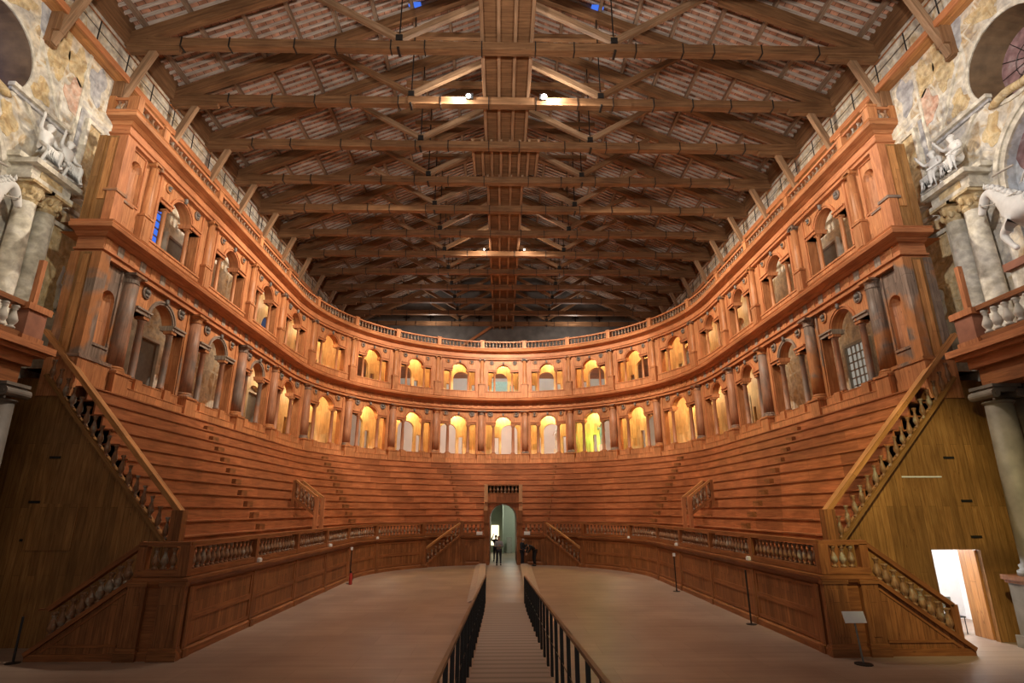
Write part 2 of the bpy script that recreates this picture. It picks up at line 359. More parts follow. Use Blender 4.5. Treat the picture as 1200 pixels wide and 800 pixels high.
COLS=sorted([-s for s in SCOL]+SCOL)
def side(s): return 'left' if s<0 else 'right'

# ------------------------------------------------------------------ arcade storeys
LO=dict(z0=7.17,zsill=7.95,zsp=10.41,ztop=11.62,name='lower')
UP=dict(z0=12.66,zsill=13.23,zsp=14.94,ztop=16.06,name='upper')
WF=.22; TH=.42
def lathe_mesh(name,prof,n,mat,boxes=(),smooth=True):
    mb=MB()
    for b in boxes: mb.box(*b)
    k=len(mb.f); mb.lathe(prof,n); mb.m=[1 if (q<k and name=='small_column') else 0 for q in range(len(mb.f))]; me=mb.mesh(name,[mat,W_LOG])
    fl=[False]*k+[True]*(len(mb.f)-k)
    me.polygons.foreach_set('use_smooth',fl); return me
SC_LO=lathe_mesh('small_column',[(.15,.36),(.15,.42),(.125,.46),(.125,1.2),(.108,2.5),(.14,2.53),(.14,2.58),(.125,2.6)],14,W_COL,[(-.2,.2,-.34,.17,-.2,.31),(-.17,.17,-.17,.17,.31,.36),(-.17,.17,-.17,.17,2.6,2.72)])
SC_LOO=lathe_mesh('small_column',[(.15,.36),(.15,.42),(.125,.46),(.125,1.2),(.108,2.5),(.14,2.53),(.14,2.58),(.125,2.6)],14,W_COLO,[(-.2,.2,-.34,.17,-.2,.31),(-.17,.17,-.17,.17,.31,.36),(-.17,.17,-.17,.17,2.6,2.72)])
SC_UP=lathe_mesh('small_column',[(.11,.0),(.11,.05),(.09,.08),(.08,1.58),(.105,1.6),(.105,1.64)],12,W_LOG,[(-.12,.12,-.12,.12,1.63,1.72)])
def roundel_meshes(r):
    mb=MB(); n=18; prof=[(-.05,-.05),(.03,-.05),(.05,0),(-.05,0)]
    for k in range(n):
        for (o,w) in prof: mb.v.append(((r+o)*cos(2*pi*k/n), w, (r+o)*sin(2*pi*k/n)))
    for k in range(n):
        k2=(k+1)%n
        for j in range(4):
            j2=(j+1)%4; mb.f.append((k*4+j,k*4+j2,k2*4+j2,k2*4+j)); mb.uv.append(None); mb.m.append(0)
    ring=mb.mesh('roundel_ring',W_GREY,True)
    b=MB(); b.sphere((0,-.06,r*.12),(r*.36,.09,r*.46)); b.sphere((0,-.03,-r*.55),(r*.62,.07,r*.38)); b.sphere((0,-.12,r*.02),(r*.1,.05,r*.14)); b.sphere((0,-.03,r*.3),(r*.42,.08,r*.4))
    d=MB(); n=18; d.quad([(r*cos(-2*pi*k/n),-.005,r*sin(-2*pi*k/n)) for k in range(n)])
    return ring, b.mesh('bust',BUST,True), d.mesh('roundel_disc',W_GREY)
RO_LO=roundel_meshes(.2); RO_UP=roundel_meshes(.155)

def bay(s0,B,st,label,idx):
    f=B/3.75; zs=st; up=st is UP
    Ra=(.70 if not up else .66)*min(f,1.12); cd=.25 if not up else .2; sw=.50*f if not up else .46*f
    z0,zl,zp,zt=st['z0'],st['zsill'],st['zsp'],st['ztop']
    root=thing('arcade_bay',label,'arcade bay',cmap(s0,WF,z0),group='arcade bays of the %s loggia'%st['name'])
    M=lambda u,w,z: cmap(s0+u,WF+w,z)
    h=B/2-.02; e1=Ra; e2=Ra+cd; e3=min(e2+sw,h-.28)
    mb=MB()
    def cells(u0,u1,n,lo,hi=None):
        for k in range(n):
            a=u0+(u1-u0)*k/n;b=u0+(u1-u0)*(k+1)/n; za,zb=lo(a),lo(b)
            t=zt
            mb.quad([M(a,0,za),M(b,0,zb),M(b,0,t),M(a,0,t)],[(za,s0+a),(zb,s0+b),(t,s0+b),(t,s0+a)])
            mb.quad([M(b,TH,zb),M(a,TH,za),M(a,TH,t),M(b,TH,t)],[(zb,s0+b),(za,s0+a),(t,s0+a),(t,s0+b)])
            mb.quad([M(a,TH,za),M(b,TH,zb),M(b,0,zb),M(a,0,za)],[(a,0),(b,0),(b,.3),(a,.3)])
    arch=lambda u: zp+sqrt(max(0,Ra*Ra-u*u))
    na=16
    us=[-Ra*cos(pi*k/na) for k in range(na+1)]
    for k in range(na): cells(us[k],us[k+1],1,arch)
    for sg in (-1,1):
        a,b=sorted((sg*e1,sg*e3)); cells(a,b,2,lambda u:zp)
        a,b=sorted((sg*e3,sg*h)); cells(a,b,2,lambda u:zl)
        mb.quad([M(sg*e3,0,zl),M(sg*e3,TH,zl),M(sg*e3,TH,zp),M(sg*e3,0,zp)])
    mb.build('arch_panel',W_LOG,root)
    # sill / parapet
    sb=MB(); n=8
    for k in range(n):
        a=-h+2*h*k/n;b=-h+2*h*(k+1)/n
        for (w0,w1,za,zb2) in ((-.34,TH+.05,z0,z0+.36),(-.36,TH,z0+.36,z0+.39),(-.10,TH+.05,z0+.39,zl-.03),(-.12,TH+.08,zl-.03,zl)) if not up else ((-.02,TH+.05,z0,zl),(-.06,TH+.06,zl-.06,zl+.015)):
            P=[M(a,w0,za),M(b,w0,za),M(b,w0,zb2),M(a,w0,zb2)]; sb.quad(P,[(za,s0+a),(za,s0+b),(zb2,s0+b),(zb2,s0+a)])
            sb.quad([M(a,w0,zb2),M(b,w0,zb2),M(b,w1,zb2),M(a,w1,zb2)],[(s0+a,0),(s0+b,0),(s0+b,.5),(s0+a,.5)])
            sb.quad([M(b,w1,za),M(a,w1,za),M(a,w1,zb2),M(b,w1,zb2)]); sb.quad([M(b,w0,za),M(a,w0,za),M(a,w1,za),M(b,w1,za)])
    sb.build('parapet',W_LOG,root)
    # archivolt
    av=MB(); ri,ro=Ra,Ra+.14; nn=20
    def pt(r,t,w): return M(-r*cos(t),w,zp+r*sin(t))
    for k in range(nn):
        t0=pi*k/nn;t1=pi*(k+1)/nn
        for (ra,rb,w) in ((ri-.005,ri+.075,-.045),(ri+.075,ro,-.08)):
            av.quad([pt(ra,t0,w),pt(ra,t1,w),pt(rb,t1,w),pt(rb,t0,w)],[(t0*ra,0),(t1*ra,0),(t1*rb,.1),(t0*rb,.1)])
            av.quad([pt(rb,t0,w),pt(rb,t1,w),pt(rb,t1,0.0),pt(rb,t0,0.0)]); av.quad([pt(ra,t0,0.02),pt(ra,t1,0.02),pt(ra,t1,w),pt(ra,t0,w)])
    av.build('archivolt',W_GRY2 if (idx in (0,1,2,15) and not up) else W_TRIM,root)
    ks=MB(); kz=zp+Ra
    ks.sphere(M(0,-.11,kz+.12),(.075,.075,.12)); ks.sphere(M(0,-.1,kz+.2),(.09,.06,.06)); ks.sphere(M(0,-.15,kz+.1),(.025,.04,.035)); ks.build('keystone_head',BUST,root,True)
    for sg in (-1,1):
        lb=MB(); a,b=sorted((sg*(e1-.06),sg*e3)); nl=3
        for (w0,w1,za,zb2) in ((-.06,TH+.04,zp,zp+.13),(-.12,TH+.08,zp+.13,zp+.2)):
            aa,bb=a-(.05 if zb2>zp+.15 else 0)*(sg<0)*0,b
            for k in range(nl):
                u0=aa+(bb-aa)*k/nl;u1=aa+(bb-aa)*(k+1)/nl
                lb.quad([M(u0,w0,za),M(u1,w0,za),M(u1,w0,zb2),M(u0,w0,zb2)],[(u0,za),(u1,za),(u1,zb2),(u0,zb2)])
                lb.quad([M(u0,w0,zb2),M(u1,w0,zb2),M(u1,w1,zb2),M(u0,w1,zb2)]); lb.quad([M(u1,w0,za),M(u0,w0,za),M(u0,w1,za),M(u1,w1,za)])
            for u in (a,b): lb.quad([M(u,w0,za),M(u,w0,zb2),M(u,w1,zb2),M(u,w1,za)])
        lb.build('lintel',W_GRY2 if (idx in (0,1,16) and not up) else W_TRIM,root)
        uc=sg*(e1+cd/2); inst('small_column',SC_UP if up else (SC_LO if idx in (0,1,2,14,15,16) else SC_LOO),root,cmap(s0+uc,WF+.14,zl-(0 if up else .26)),cang(s0+uc))
        # pilaster strip beside the big column
        ps=MB(); a,b=sorted((sg*(e3+.05),sg*(e3+.17)))
        for za,zb2,w in ((zl+.05,zt-.05,-.05),):
            P=[M(a,w,za),M(b,w,za),M(b,w,zb2),M(a,w,zb2)]; ps.quad(P)
            ps.quad([M(a,0,za),M(a,w,za),M(a,w,zb2),M(a,0,zb2)]); ps.quad([M(b,w,za),M(b,0,za),M(b,0,zb2),M(b,w,zb2)])
            ps.quad([M(a,0,zb2),M(a,w,zb2),M(b,w,zb2),M(b,0,zb2)]); ps.quad([M(a,w,za),M(a,0,za),M(b,0,za),M(b,w,za)])
        ps.build('pilaster_strip',W_GREY if (idx in (0,16) and not up) else W_TRIM,root)
        RO=RO_UP if up else RO_LO; rr=.155 if up else .2
        ur=sg*min(Ra+.34 if up else Ra+.40, e3-.02); zr=zt-rr-.16
        p=cmap(s0+ur,WF-.01,zr); g=inst('roundel',RO[0],root,p,cang(s0+ur))
        for me in RO[1:]:
            b_=bpy.data.objects.new('bust' if me is RO[1] else 'roundel_disc',me); COL.objects.link(b_); b_.parent=g
    return root
CENT=[(COLS[k]+COLS[k+1])/2 for k in range(17)]
GLOW_LO={3:'dim pale glow',4:'pale corridor behind',5:'bright yellow glow',6:'bright yellow glow',7:'white plaster behind',8:'white plaster behind',9:'grey-blue light behind',10:'green lit statue behind',11:'bright yellow glow',12:'bright yellow glow'}
for st in (LO,UP):
    for k in range(17):
        d=k-8; B=COLS[k+1]-COLS[k]
        if d==0: lab='central arch bay of the %s wooden loggia, straight above the portal'%st['name']
        elif abs(d)==8: lab='%s loggia arch bay nearest the frescoed wall, at the %s end'%(st['name'],side(d))
        else: lab='wooden %s loggia arch bay, %s to the %s of the central one'%(st['name'],WORDS[abs(d)-1],side(d))
        bay(CENT[k],B,st,lab,k)

# ------------------------------------------------------------------ big columns
H_LO=11.60-8.16
BC_PED=MB().box(-.36,.36,-.34,.36,7.02-7.02,7.94-7.02).box(-.40,.40,-.38,.38,.86,.94).box(-.40,.40,-.38,.38,0,.1)
BC_PED=BC_PED.mesh('pedestal',W_LOG)
def mk(name,mb,mat,smooth): return mb.mesh(name,mat,smooth)
BC_BASE=mk('column_base',MB().lathe([(.34,0),(.34,.07),(.3,.1),(.31,.15),(.27,.2)],20),W_GREY,False)
BC_SH={}
for nm,mt in (('o',W_COL),('g',W_GREY),('c',W_COLO)):
    BC_SH[nm]=mk('shaft',MB().lathe([(.27,0),(.27,.9),(.262,1.8),(.235,3.0)],20),mt,True)
BC_CAP=mk('capital',MB().lathe([(.235,0),(.26,.02),(.26,.05),(.24,.06),(.24,.16),(.3,.24),(.31,.27)],20).box(-.33,.33,-.33,.33,.27,.36),W_GREY,False)
UC_PED=MB().box(-.26,.26,-.16,.34,0,1.12).box(-.3,.3,-.2,.36,1.12,1.2).box(-.3,.3,-.2,.36,0,.08).box(-.17,.17,-.185,-.16,.2,1.0).mesh('pedestal',W_LOG)
UC_SH=mk('shaft',MB().lathe([(.21,0),(.21,.06),(.175,.1),(.175,.7),(.15,2.0)],16),W_LOG,True)
UC_CAP=mk('capital',MB().lathe([(.15,0),(.18,.03),(.17,.05)],16).box(-.22,.22,-.2,.2,.13,.2).tube([(-.2,-.2,.08),(-.2,.2,.08)],.065,8).tube([(.2,-.2,.08),(.2,.2,.08)],.065,8),W_GREY,False)
def ordcol(k):
    # k index 0..17 from left
    if k<9: n=8-k; sd='left'
    else: n=k-9; sd='right'
    return n,sd
for k,s in enumerate(COLS):
    n,sd=ordcol(k); near = n>=7
    p=cmap(s,.12,7.02)
    lab='tall lower-storey wooden half column, %s to the %s of the loggia centre'%(WORDS[n],sd) if n<8 else 'tall lower-storey half column nearest the frescoed wall on the %s'%sd
    if n==8 and sd=='right': lab='dark grey weathered lower-storey column nearest the frescoed wall on the right'
    t=thing('half_column',lab,'column',p,'lower storey columns of the loggia')
    a=cang(s); z=7.02
    inst('pedestal',BC_PED,t,(p[0],p[1],z),a); inst('column_base',BC_BASE,t,(p[0],p[1],z+.94),a)
    inst('shaft',BC_SH['g' if (sd=='right' and n>=7) else ('o' if n>=6 else 'c')],t,(p[0],p[1],z+1.14),a); inst('capital',BC_CAP,t,(p[0],p[1],11.16),a)
    p=cmap(s,.14,12.66)
    lab='slender upper-storey wooden column on pedestal, %s to the %s of the loggia centre'%(WORDS[n],sd) if n<8 else 'slender upper-storey column nearest the frescoed wall on the %s'%sd
    t=thing('upper_column',lab,'column',p,'upper storey columns of the loggia')
    inst('pedestal',UC_PED,t,(p[0],p[1],12.66),a); inst('shaft',UC_SH,t,(p[0],p[1],13.86),a); inst('capital',UC_CAP,t,(p[0],p[1],15.86),a)

# ------------------------------------------------------------------ entablatures (setting)
ENDX=R+.96
EP=[(-ENDX,YE)]+LOGP+[(ENDX,YE)]
EP2=[(-R-.72,YE)]+LOGP+[(R+.72,YE)]
def entab(z, prof): return MB().sweep(EP,[(o,z_) for o,z_ in prof])
# lower entablature : architrave, frieze with blocks, projecting cornice
e=MB(); e.sweep(EP,[(.45,11.52),(.04,11.52),(.04,11.68),(-.04,11.70),(-.04,11.76),(.06,11.78),(.06,12.18),(.45,12.18)])
e.build('trim_1',W_TRIM,kind='structure')
e=MB(); e.sweep(EP,[(.6,12.18),(0,12.18),(-.1,12.24),(-.14,12.28),(-.42,12.33),(-.46,12.44),(-.40,12.5),(-.44,12.56),(.02,12.66),(.6,12.66)])
e.build('trim_2',W_TRIM,kind='structure')
# frieze blocks alternate orange and weathered grey
mb=MB(); mg=MB(); st_=0.62; ns=int(2*SEND/st_)
for k in range(ns):
    s0=-SEND+.1+k*st_*(2*SEND-.2)/(ns*st_)
    b=mb if (k%2==0 or abs(s0)<17) else mg
    for a in range(2):
        u0=s0+.27*a*1; 
    for (w0,u0,u1) in ((.03,s0,s0+.30),):
        P=[cmap(u0,w0,11.80),cmap(u1,w0,11.80),cmap(u1,w0,12.16),cmap(u0,w0,12.16)]
        Q=[cmap(u0,.1,11.80),cmap(u1,.1,11.80),cmap(u1,.1,12.16),cmap(u0,.1,12.16)]
        b.quad(P); b.quad([Q[0],P[0],P[3],Q[3]]); b.quad([P[1],Q[1],Q[2],P[2]]); b.quad([P[3],P[2],Q[2],Q[3]]); b.quad([P[0],Q[0],Q[1],P[1]])
mb.build('trim_3',W_LOG,kind='structure'); mg.build('trim_4',W_GRY2,kind='structure')
# upper entablature
e=MB(); e.sweep(EP2,[(.5,16.0),(.05,16.0),(.05,16.12),(-.02,16.14),(-.02,16.2),(.08,16.22),(.08,16.52),(.5,16.52)]); e.build('trim_5',W_TRIM,kind='structure')
e=MB(); e.sweep(EP2,[(.6,16.52),(.04,16.52),(-.06,16.6),(-.30,16.66),(-.33,16.78),(-.28,16.84),(-.32,16.9),(.05,16.98),(.6,16.98)]); e.build('trim_6',W_LOG,kind='structure')

# ------------------------------------------------------------------ corner towers
for sg in (-1,1):
    sd='left' if sg<0 else 'right'
    for st in (LO,UP):
        up=st is UP; z0,zt=st['z0'],st['ztop']
        lab='%s-storey corner pier with arched niche, beside the frescoed wall at the %s'%(st['name'],sd)
        a0=SCOL[-1]+.42; a1=SEND
        root=thing('corner_pier',lab,'pier',cmap(sg*(a0+a1)/2,.3,z0))
        M=lambda u,w,z: cmap(sg*u,w,z)
        nb0=a0+.06; nb1=a0+.06+.64; rn=.32; nz0=8.75 if not up else 14.02; nzs=10.3 if not up else 15.3; cu=(nb0+nb1)/2
        mb=MB()
        def q(u0,u1,za,zb,w=WF,zc=None,zd=None):
            zc=zb if zc is None else zc; zd=zb if zd is None else zd
            P=[M(u0,w,za),M(u1,w,za),M(u1,w,zc),M(u0,w,zd)]
            if sg<0: P=[P[1],P[0],P[3],P[2]]
            mb.quad(P,[(p[2],p[1]) for p in P])
        q(a0-.5,nb0,z0,zt); q(nb1,a1,z0,zt); q(nb0,nb1,z0,nz0)
        n=10
        for k in range(n):
            t0=pi*k/n;t1=pi*(k+1)/n; ua=cu-rn*cos(t0);ub=cu-rn*cos(t1)
            P=[M(ua,WF,nzs+rn*sin(t0)),M(ub,WF,nzs+rn*sin(t1)),M(ub,WF,zt),M(ua,WF,zt)]
            mb.quad(P,[(p[2],p[1]) for p in P])
        mb.build('niche_wall',W_LOG if up else W_GREY,root)
        ni=MB(); n=8  # half-round niche
        for k in range(n):
            t0=pi*k/n;t1=pi*(k+1)/n
            f=lambda t,z:M(cu-rn*cos(t),WF+.26*sin(t),z)
            ni.quad([f(t0,nz0),f(t1,nz0),f(t1,nzs),f(t0,nzs)],[(nz0,t0*.3),(nz0,t1*.3),(nzs,t1*.3),(nzs,t0*.3)])
            for j in range(4):
                p0=pi/2*j/4;p1=pi/2*(j+1)/4
                gq=lambda t,p:M(cu-rn*cos(t)*cos(p),WF+.26*sin(t)*cos(p),nzs+rn*sin(p))
                ni.quad([gq(t0,p0),gq(t1,p0),gq(t1,p1),gq(t0,p1)])
        ni.build('niche',W_LOG,root,True)
        # frame mouldings round the niche, sill and corner strip
        fr=MB()
        for (u0,u1,za,zb,w) in ((nb0-.1,nb0-.03,nz0,zt-.12,WF-.05),(nb1+.03,nb1+.1,nz0,zt-.12,WF-.05),(nb0-.12,nb1+.12,nz0-.1,nz0-.02,WF-.04),(nb0-.1,nb1+.1,zt-.14,zt-.06,WF-.05)):
            xs=sorted([M(u0,w,0)[1],M(u1,w,0)[1]]); x0,x1=sorted([sg*(R+w),sg*(R+WF+.01)])
            fr.box(x0,x1,xs[0],xs[1],za,zb,'z')
        fr.build('niche_frame',W_TRIM if up else W_GREY,root)
        cp=MB(); x0,x1=sorted([sg*(R-.02),sg*(R+.98)])
        # end block and its corner pilaster
        zb=z0-.35 if not up else z0
        cp.box(min(sg*(R+.52),sg*(R+.95)),max(sg*(R+.52),sg*(R+.95)),YE+.02,YE+1.5,zb,zt,'z').box(min(sg*(R+.3),sg*(R+.52)),max(sg*(R+.3),sg*(R+.52)),YE+.02,YE+.2,zb,zt,'z')
        cp.build('end_block',W_END,root)
        pl=MB(); y1=YE+.55
        pl.box(min(sg*R,sg*(R+.3)),max(sg*R,sg*(R+.3)),YE-.04,YE+.42,zb,zt-.02,'z')
        pl.build('corner_pilaster',W_TRIM if up else W_GREY,root)
        en=MB(); en.box(min(sg*(R+.38),sg*(R+.62)),max(sg*(R+.38),sg*(R+.62)),YE-.015,YE+.03,zb+.9,zt-.1,'z'); en.build('end_panel',W_WALK,root)
        es=MB(); es.box(min(sg*(R+.74),sg*(R+1.0)),max(sg*(R+.74),sg*(R+1.0)),YE-.03,YE+.4,zb,zt-.02,'z'); es.build('outer_strip',W_GREY if not up else W_END,root)
        if not up:
            bb=MB(); bb.box(min(sg*(R-.06),sg*(R+1.0)),max(sg*(R-.06),sg*(R+1.0)),YE-.08,YE+1.45,z0+.88,z0+.99,'x'); bb.build('base_moulding',W_GREY,root)
            pb=MB(); pb.box(min(sg*(R-.02),sg*(R+.98)),max(sg*(R-.02),sg*(R+.98)),YE-.05,YE+1.4,zb,z0+.88,'z'); pb.build('pier_plinth',W_LOG,root)
        else:
            bb=MB(); bb.box(min(sg*(R-.05),sg*(R+.42)),max(sg*(R-.05),sg*(R+.42)),YE-.08,YE+.46,13.84,13.94,'x').box(min(sg*(R+WF-.05),sg*(R+WF+.1)),max(sg*(R+WF-.05),sg*(R+WF+.1)),YE+.46,YE+1.2,13.84,13.92,'y'); bb.build('base_moulding',W_GREY,root)

# ------------------------------------------------------------------ balusters and balustrades
def bal_mesh(h,r,mat,n=8):
    P=[(.8,0),(.8,.08),(.45,.12),(.55,.18),(.95,.30),(1,.38),(.8,.52),(.45,.70),(.38,.80),(.6,.84),(.42,.88),(.75,.92),(.75,1.0)]
    return MB().lathe([(a*r,b*h) for a,b in P],n).mesh('baluster',mat,True)
B_TOP=bal_mesh(.5,.085,W_BAL); B_POD=bal_mesh(.52,.095,W_BAL); B_SLOPE=bal_mesh(.62,.085,W_BAL); B_BIG=bal_mesh(.66,.13,STONE,10); B_STAIR=bal_mesh(.56,.11,W_BAL,10)
def rail_prof(w,z0,z1): return [(-w/2,z0),(w/2,z0),(w/2,z1),(-w/2,z1)]
# top balustrade of the loggia
edges=[-SEND+.12]+COLS+[SEND-.12]
for k in range(len(edges)-1):
    a,b=edges[k],edges[k+1]; c=(a+b)/2; d=k-9
    if d==0: lab='central run of the wooden balustrade crowning the loggia'
    elif abs(d)==9: lab='short end run of the crowning balustrade on the %s corner pier'%side(d)
    else: lab='run of the crowning loggia balustrade, %s to the %s of the central run'%(WORDS[abs(d)-1],side(d))
    t=thing('balustrade',lab,'balustrade',cmap(c,.1,16.98),'crowning balustrade runs')
    n=max(3,int((b-a)/.8)); pth=[cmap(a+(b-a)*j/n,.1)[:2] for j in range(n+1)]
    MB().sweep(pth,rail_prof(.24,17.54,17.64)).build('handrail',W_TRIM,t); MB().sweep(pth,rail_prof(.26,16.98,17.05)).build('base_rail',W_TRIM,t)
    m=int((b-a-.4)/.29)
    for j in range(m):
        s=a+.2+(b-a-.4)*(j+.5)/m; inst('baluster',B_TOP,t,cmap(s,.1,17.045),cang(s))
    if k==0:
        p=cmap(a,.1,0); MB().box(p[0]-.2,p[0]+.2,p[1]-.14,p[1]+.14,16.98,17.7,'z').build('post',W_LOG,t)
    p=cmap(b,.1,0); pm=MB().box(-.17,.17,-.17,.17,16.98,17.64,'z').box(-.2,.2,-.2,.2,17.62,17.7); ca,sa=cos(cang(b)),sin(cang(b))
    pm.xf(lambda x,y,z:(p[0]+x*ca-y*sa,p[1]+x*sa+y*ca,z)); pm.build('post',W_LOG,t)
for sg in (-1,1):  # return of the balustrade over the pier end
    t=thing('balustrade','short return of the crowning balustrade above the end face, %s pier'%('left' if sg<0 else 'right'),'balustrade',(sg*(R+.55),YE+.1,16.98),'crowning balustrade runs')
    x0,x1=sorted((sg*(R+.2),sg*(R+.98))); MB().box(x0,x1,YE,YE+.2,17.54,17.64,'x').build('handrail',W_TRIM,t); MB().box(x0,x1,YE,YE+.2,16.98,17.05,'x').build('base_rail',W_TRIM,t)
    for j in range(2): inst('baluster',B_TOP,t,(sg*(R+.44+.24*j),YE+.1,17.045))
    MB().box(min(sg*(R+.78),sg*(R+1)),max(sg*(R+.78),sg*(R+1)),YE-.01,YE+.22,16.98,17.7,'z').build('post',W_GREY,t)

# ------------------------------------------------------------------ podium
PYC=32.14; PR=8.16; PYE=15.5; RC=9.15; RB=8.32; T1=radians(37.5); T2=radians(19.6)
def parc(r,t0,t1,n): return [(r*sin(t0+(t1-t0)*k/n),PYC+r*cos(t0+(t1-t0)*k/n)) for k in range(n+1)]
XP=1.16
def pth_left():
    p=[(-9.45,PYE),(-PR,PYE)]+[(-PR,PYE+(PYC-PYE)*k/5) for k in range(1,5)]+parc(PR,-pi/2,-T1,18)+parc(RC,-T1,-T2,6)
    tp=-math.asin(XP/RB); p+=parc(RB,-T2,tp,5); return p
PL=pth_left(); PRT=[(-x,y) for x,y in reversed(PL)]
PODPROF=[(.25,0),(-.07,0),(-.07,.16),(-.02,.2),(.03,.22),(.03,1.62),(0,1.66),(-.06,1.72),(-.1,1.80),(-.1,1.87),(.25,1.90)]
for P in (PL,PRT):
    MB().sweep(P,PODPROF).build('wall_podium_left' if P is PL else 'wall_podium_right',W_PTR,kind='structure')
# recessed boarded panels between pilasters on the podium front
def psamp(path):
    acc=[0]
    for a,b in zip(path,path[1:]): acc.append(acc[-1]+math.dist(a,b))
    def f(s):
        s=max(0,min(acc[-1],s))
        for k in range(len(acc)-1):
            if s<=acc[k+1]+1e-9:
                t=(s-acc[k])/(acc[k+1]-acc[k]); a,b=path[k],path[k+1]; d=Vector((b[0]-a[0],b[1]-a[1])).normalized()
                return (a[0]+(b[0]-a[0])*t,a[1]+(b[1]-a[1])*t),(-d.y,d.x)
    return f,acc[-1]
ARML=[(-PR,PYE+.0)]+[(-PR,PYE+(PYC-PYE)*k/5) for k in range(1,5)]+parc(PR,-pi/2,-T1,24)
fA,LA=psamp(ARML)
NP=6; pe=[.35+(LA-.6)*k/NP for k in range(NP+1)]
def ppt(fn,s,o,z,sg):
    (x,y),n=fn(s); return ((x+n[0]*o) if sg<0 else -(x+n[0]*o), y+n[1]*o, z)
def ribbon(mb,fn,s0,s1,z0,z1,o,dep,sg,n=6,grain='h'):
    for k in range(n):
        a=s0+(s1-s0)*k/n;b=s0+(s1-s0)*(k+1)/n
        A=[ppt(fn,a,o,z0,sg),ppt(fn,b,o,z0,sg),ppt(fn,b,o,z1,sg),ppt(fn,a,o,z1,sg)]
        uv=[(a,z0),(b,z0),(b,z1),(a,z1)] if grain=='h' else [(z0,a),(z0,b),(z1,b),(z1,a)]
        mb.quad(A,uv)
        T=[ppt(fn,a,o,z1,sg),ppt(fn,b,o,z1,sg),ppt(fn,b,o+dep,z1,sg),ppt(fn,a,o+dep,z1,sg)]; mb.quad(T)
        T=[ppt(fn,a,o+dep,z0,sg),ppt(fn,b,o+dep,z0,sg),ppt(fn,b,o,z0,sg),ppt(fn,a,o,z0,sg)]; mb.quad(T)
    for s in (s0,s1):
        mb.quad([ppt(fn,s,o,z0,sg),ppt(fn,s,o+dep,z0,sg),ppt(fn,s,o+dep,z1,sg),ppt(fn,s,o,z1,sg)])
for sg in (-1,1):
    sd='left' if sg<0 else 'right'
    for k in range(NP):
        a,b=pe[k]+.12,pe[k+1]-.12; c=ppt(fA,(a+b)/2,0,0,sg)
        t=thing('podium_panel','%s wooden panel from the front corner along the %s podium wall'%(WORDS[k],sd),'wall panel',(c[0],c[1],.22),'podium wall panels')
        for (z0,z1) in ((.34,.82),(.98,1.56)):
            mb=MB(); ribbon(mb,fA,a+.12,b-.12,z0,z1,.012,.03,sg,10,'v'); mb.build('boards',W_POD,t)
        mb=MB()
        for (z0,z1) in ((.24,.34),(.82,.98),(1.54,1.61)): ribbon(mb,fA,a,b,z0,z1,-.01,.05,sg,10)
        for (s0,s1) in ((a,a+.14),(b-.14,b)): ribbon(mb,fA,s0,s1,.24,1.6,-.012,.05,sg,1,'v')
        mb.build('frame',W_PTR,t)
    for k in range(NP+1):
        c=ppt(fA,pe[k],0,0,sg); mb=MB(); ribbon(mb,fA,pe[k]-.11,pe[k]+.11,.18,1.64,-.03,.08,sg,2,'v'); ribbon(mb,fA,pe[k]-.14,pe[k]+.14,.0,.2,-.1,.08,sg,2,'v')
        mb.build('pilaster',W_POD,None,label='flat wooden pilaster on the %s podium wall, %s from the front corner'%(sd,WORDS[k]),cat='pilaster',group='podium wall pilasters')
    # balustrade along the podium
    segs=[]
    for k in range(NP): segs.append((fA,pe[k] if k else .12,pe[k+1]))
    full=PL; # centre runs
    for k,(fn,a,b) in enumerate(segs):
        c=ppt(fn,(a+b)/2,.12,1.9,sg)
        t=thing('balustrade','%s run of low balustrade from the front corner on the %s podium'%(WORDS[k],sd),'balustrade',c,'podium balustrade runs')
        def pathof(o): 
            q=[ppt(fn,a+(b-a)*j/8,o,0,sg)[:2] for j in range(9)]
            return q
        MB().sweep(pathof(.14),rail_prof(.22,2.62,2.73)).build('handrail',W_PTR,t); MB().sweep(pathof(.14),rail_prof(.24,1.9,2.06)).build('base_rail',W_PTR,t)
        m=int((b-a-.3)/.265)
        for j in range(m):
            s=a+.18+(b-a-.36)*(j+.5)/m; p=ppt(fn,s,.14,2.06,sg); inst('baluster',B_POD,t,p)
        for s in ((a,b) if k==0 else (b,)):
            (x,y),nn=fn(s); ang=atan2(nn[1],nn[0]); p=ppt(fn,s,.14,0,sg); ca,sa=cos(ang),sin(ang)*(-1 if sg>0 else 1)*1.0
            if sg>0: ang=pi-ang
            ca,sa=cos(ang),sin(ang)
            pm=MB().box(-.13,.13,-.11,.11,1.9,2.64,'z'); pm.xf(lambda X,Y,z:(p[0]+X*ca-Y*sa,p[1]+X*sa+Y*ca,z)); pm.build('post',W_PTR,t)
    # centre runs: behind the stair and over the central block
    for (r,t0,t1,what) in ((RC+.14,T1+.0,T2,'behind the stair flight'),(RB+.14,T2,math.asin((XP+.25)/RB),'above the block beside the portal')):
        q=[(sg*r*sin(t0+(t1-t0)*j/6),PYC+r*cos(t0+(t1-t0)*j/6)) for j in range(7)]
        c=q[3]; t=thing('balustrade','balustrade run %s, %s of the portal'%(what,sd),'balustrade',(c[0],c[1],1.9),'podium balustrade runs')
        MB().sweep(q,rail_prof(.22,2.62,2.73)).build('handrail',W_PTR,t); MB().sweep(q,rail_prof(.24,1.9,2.06)).build('base_rail',W_PTR,t)
        m=int(abs(t0-t1)*r/.25)
        for j in range(m):
            tt=t0+(t1-t0)*(j+.5)/m; inst('baluster',B_POD,t,(sg*r*sin(tt),PYC+r*cos(tt),2.06))
        for tt in (t0,): p=(sg*r*sin(tt),PYC+r*cos(tt)); MB().box(p[0]-.11,p[0]+.11,p[1]-.11,p[1]+.11,1.9,2.66,'z').build('post',W_PTR,t)
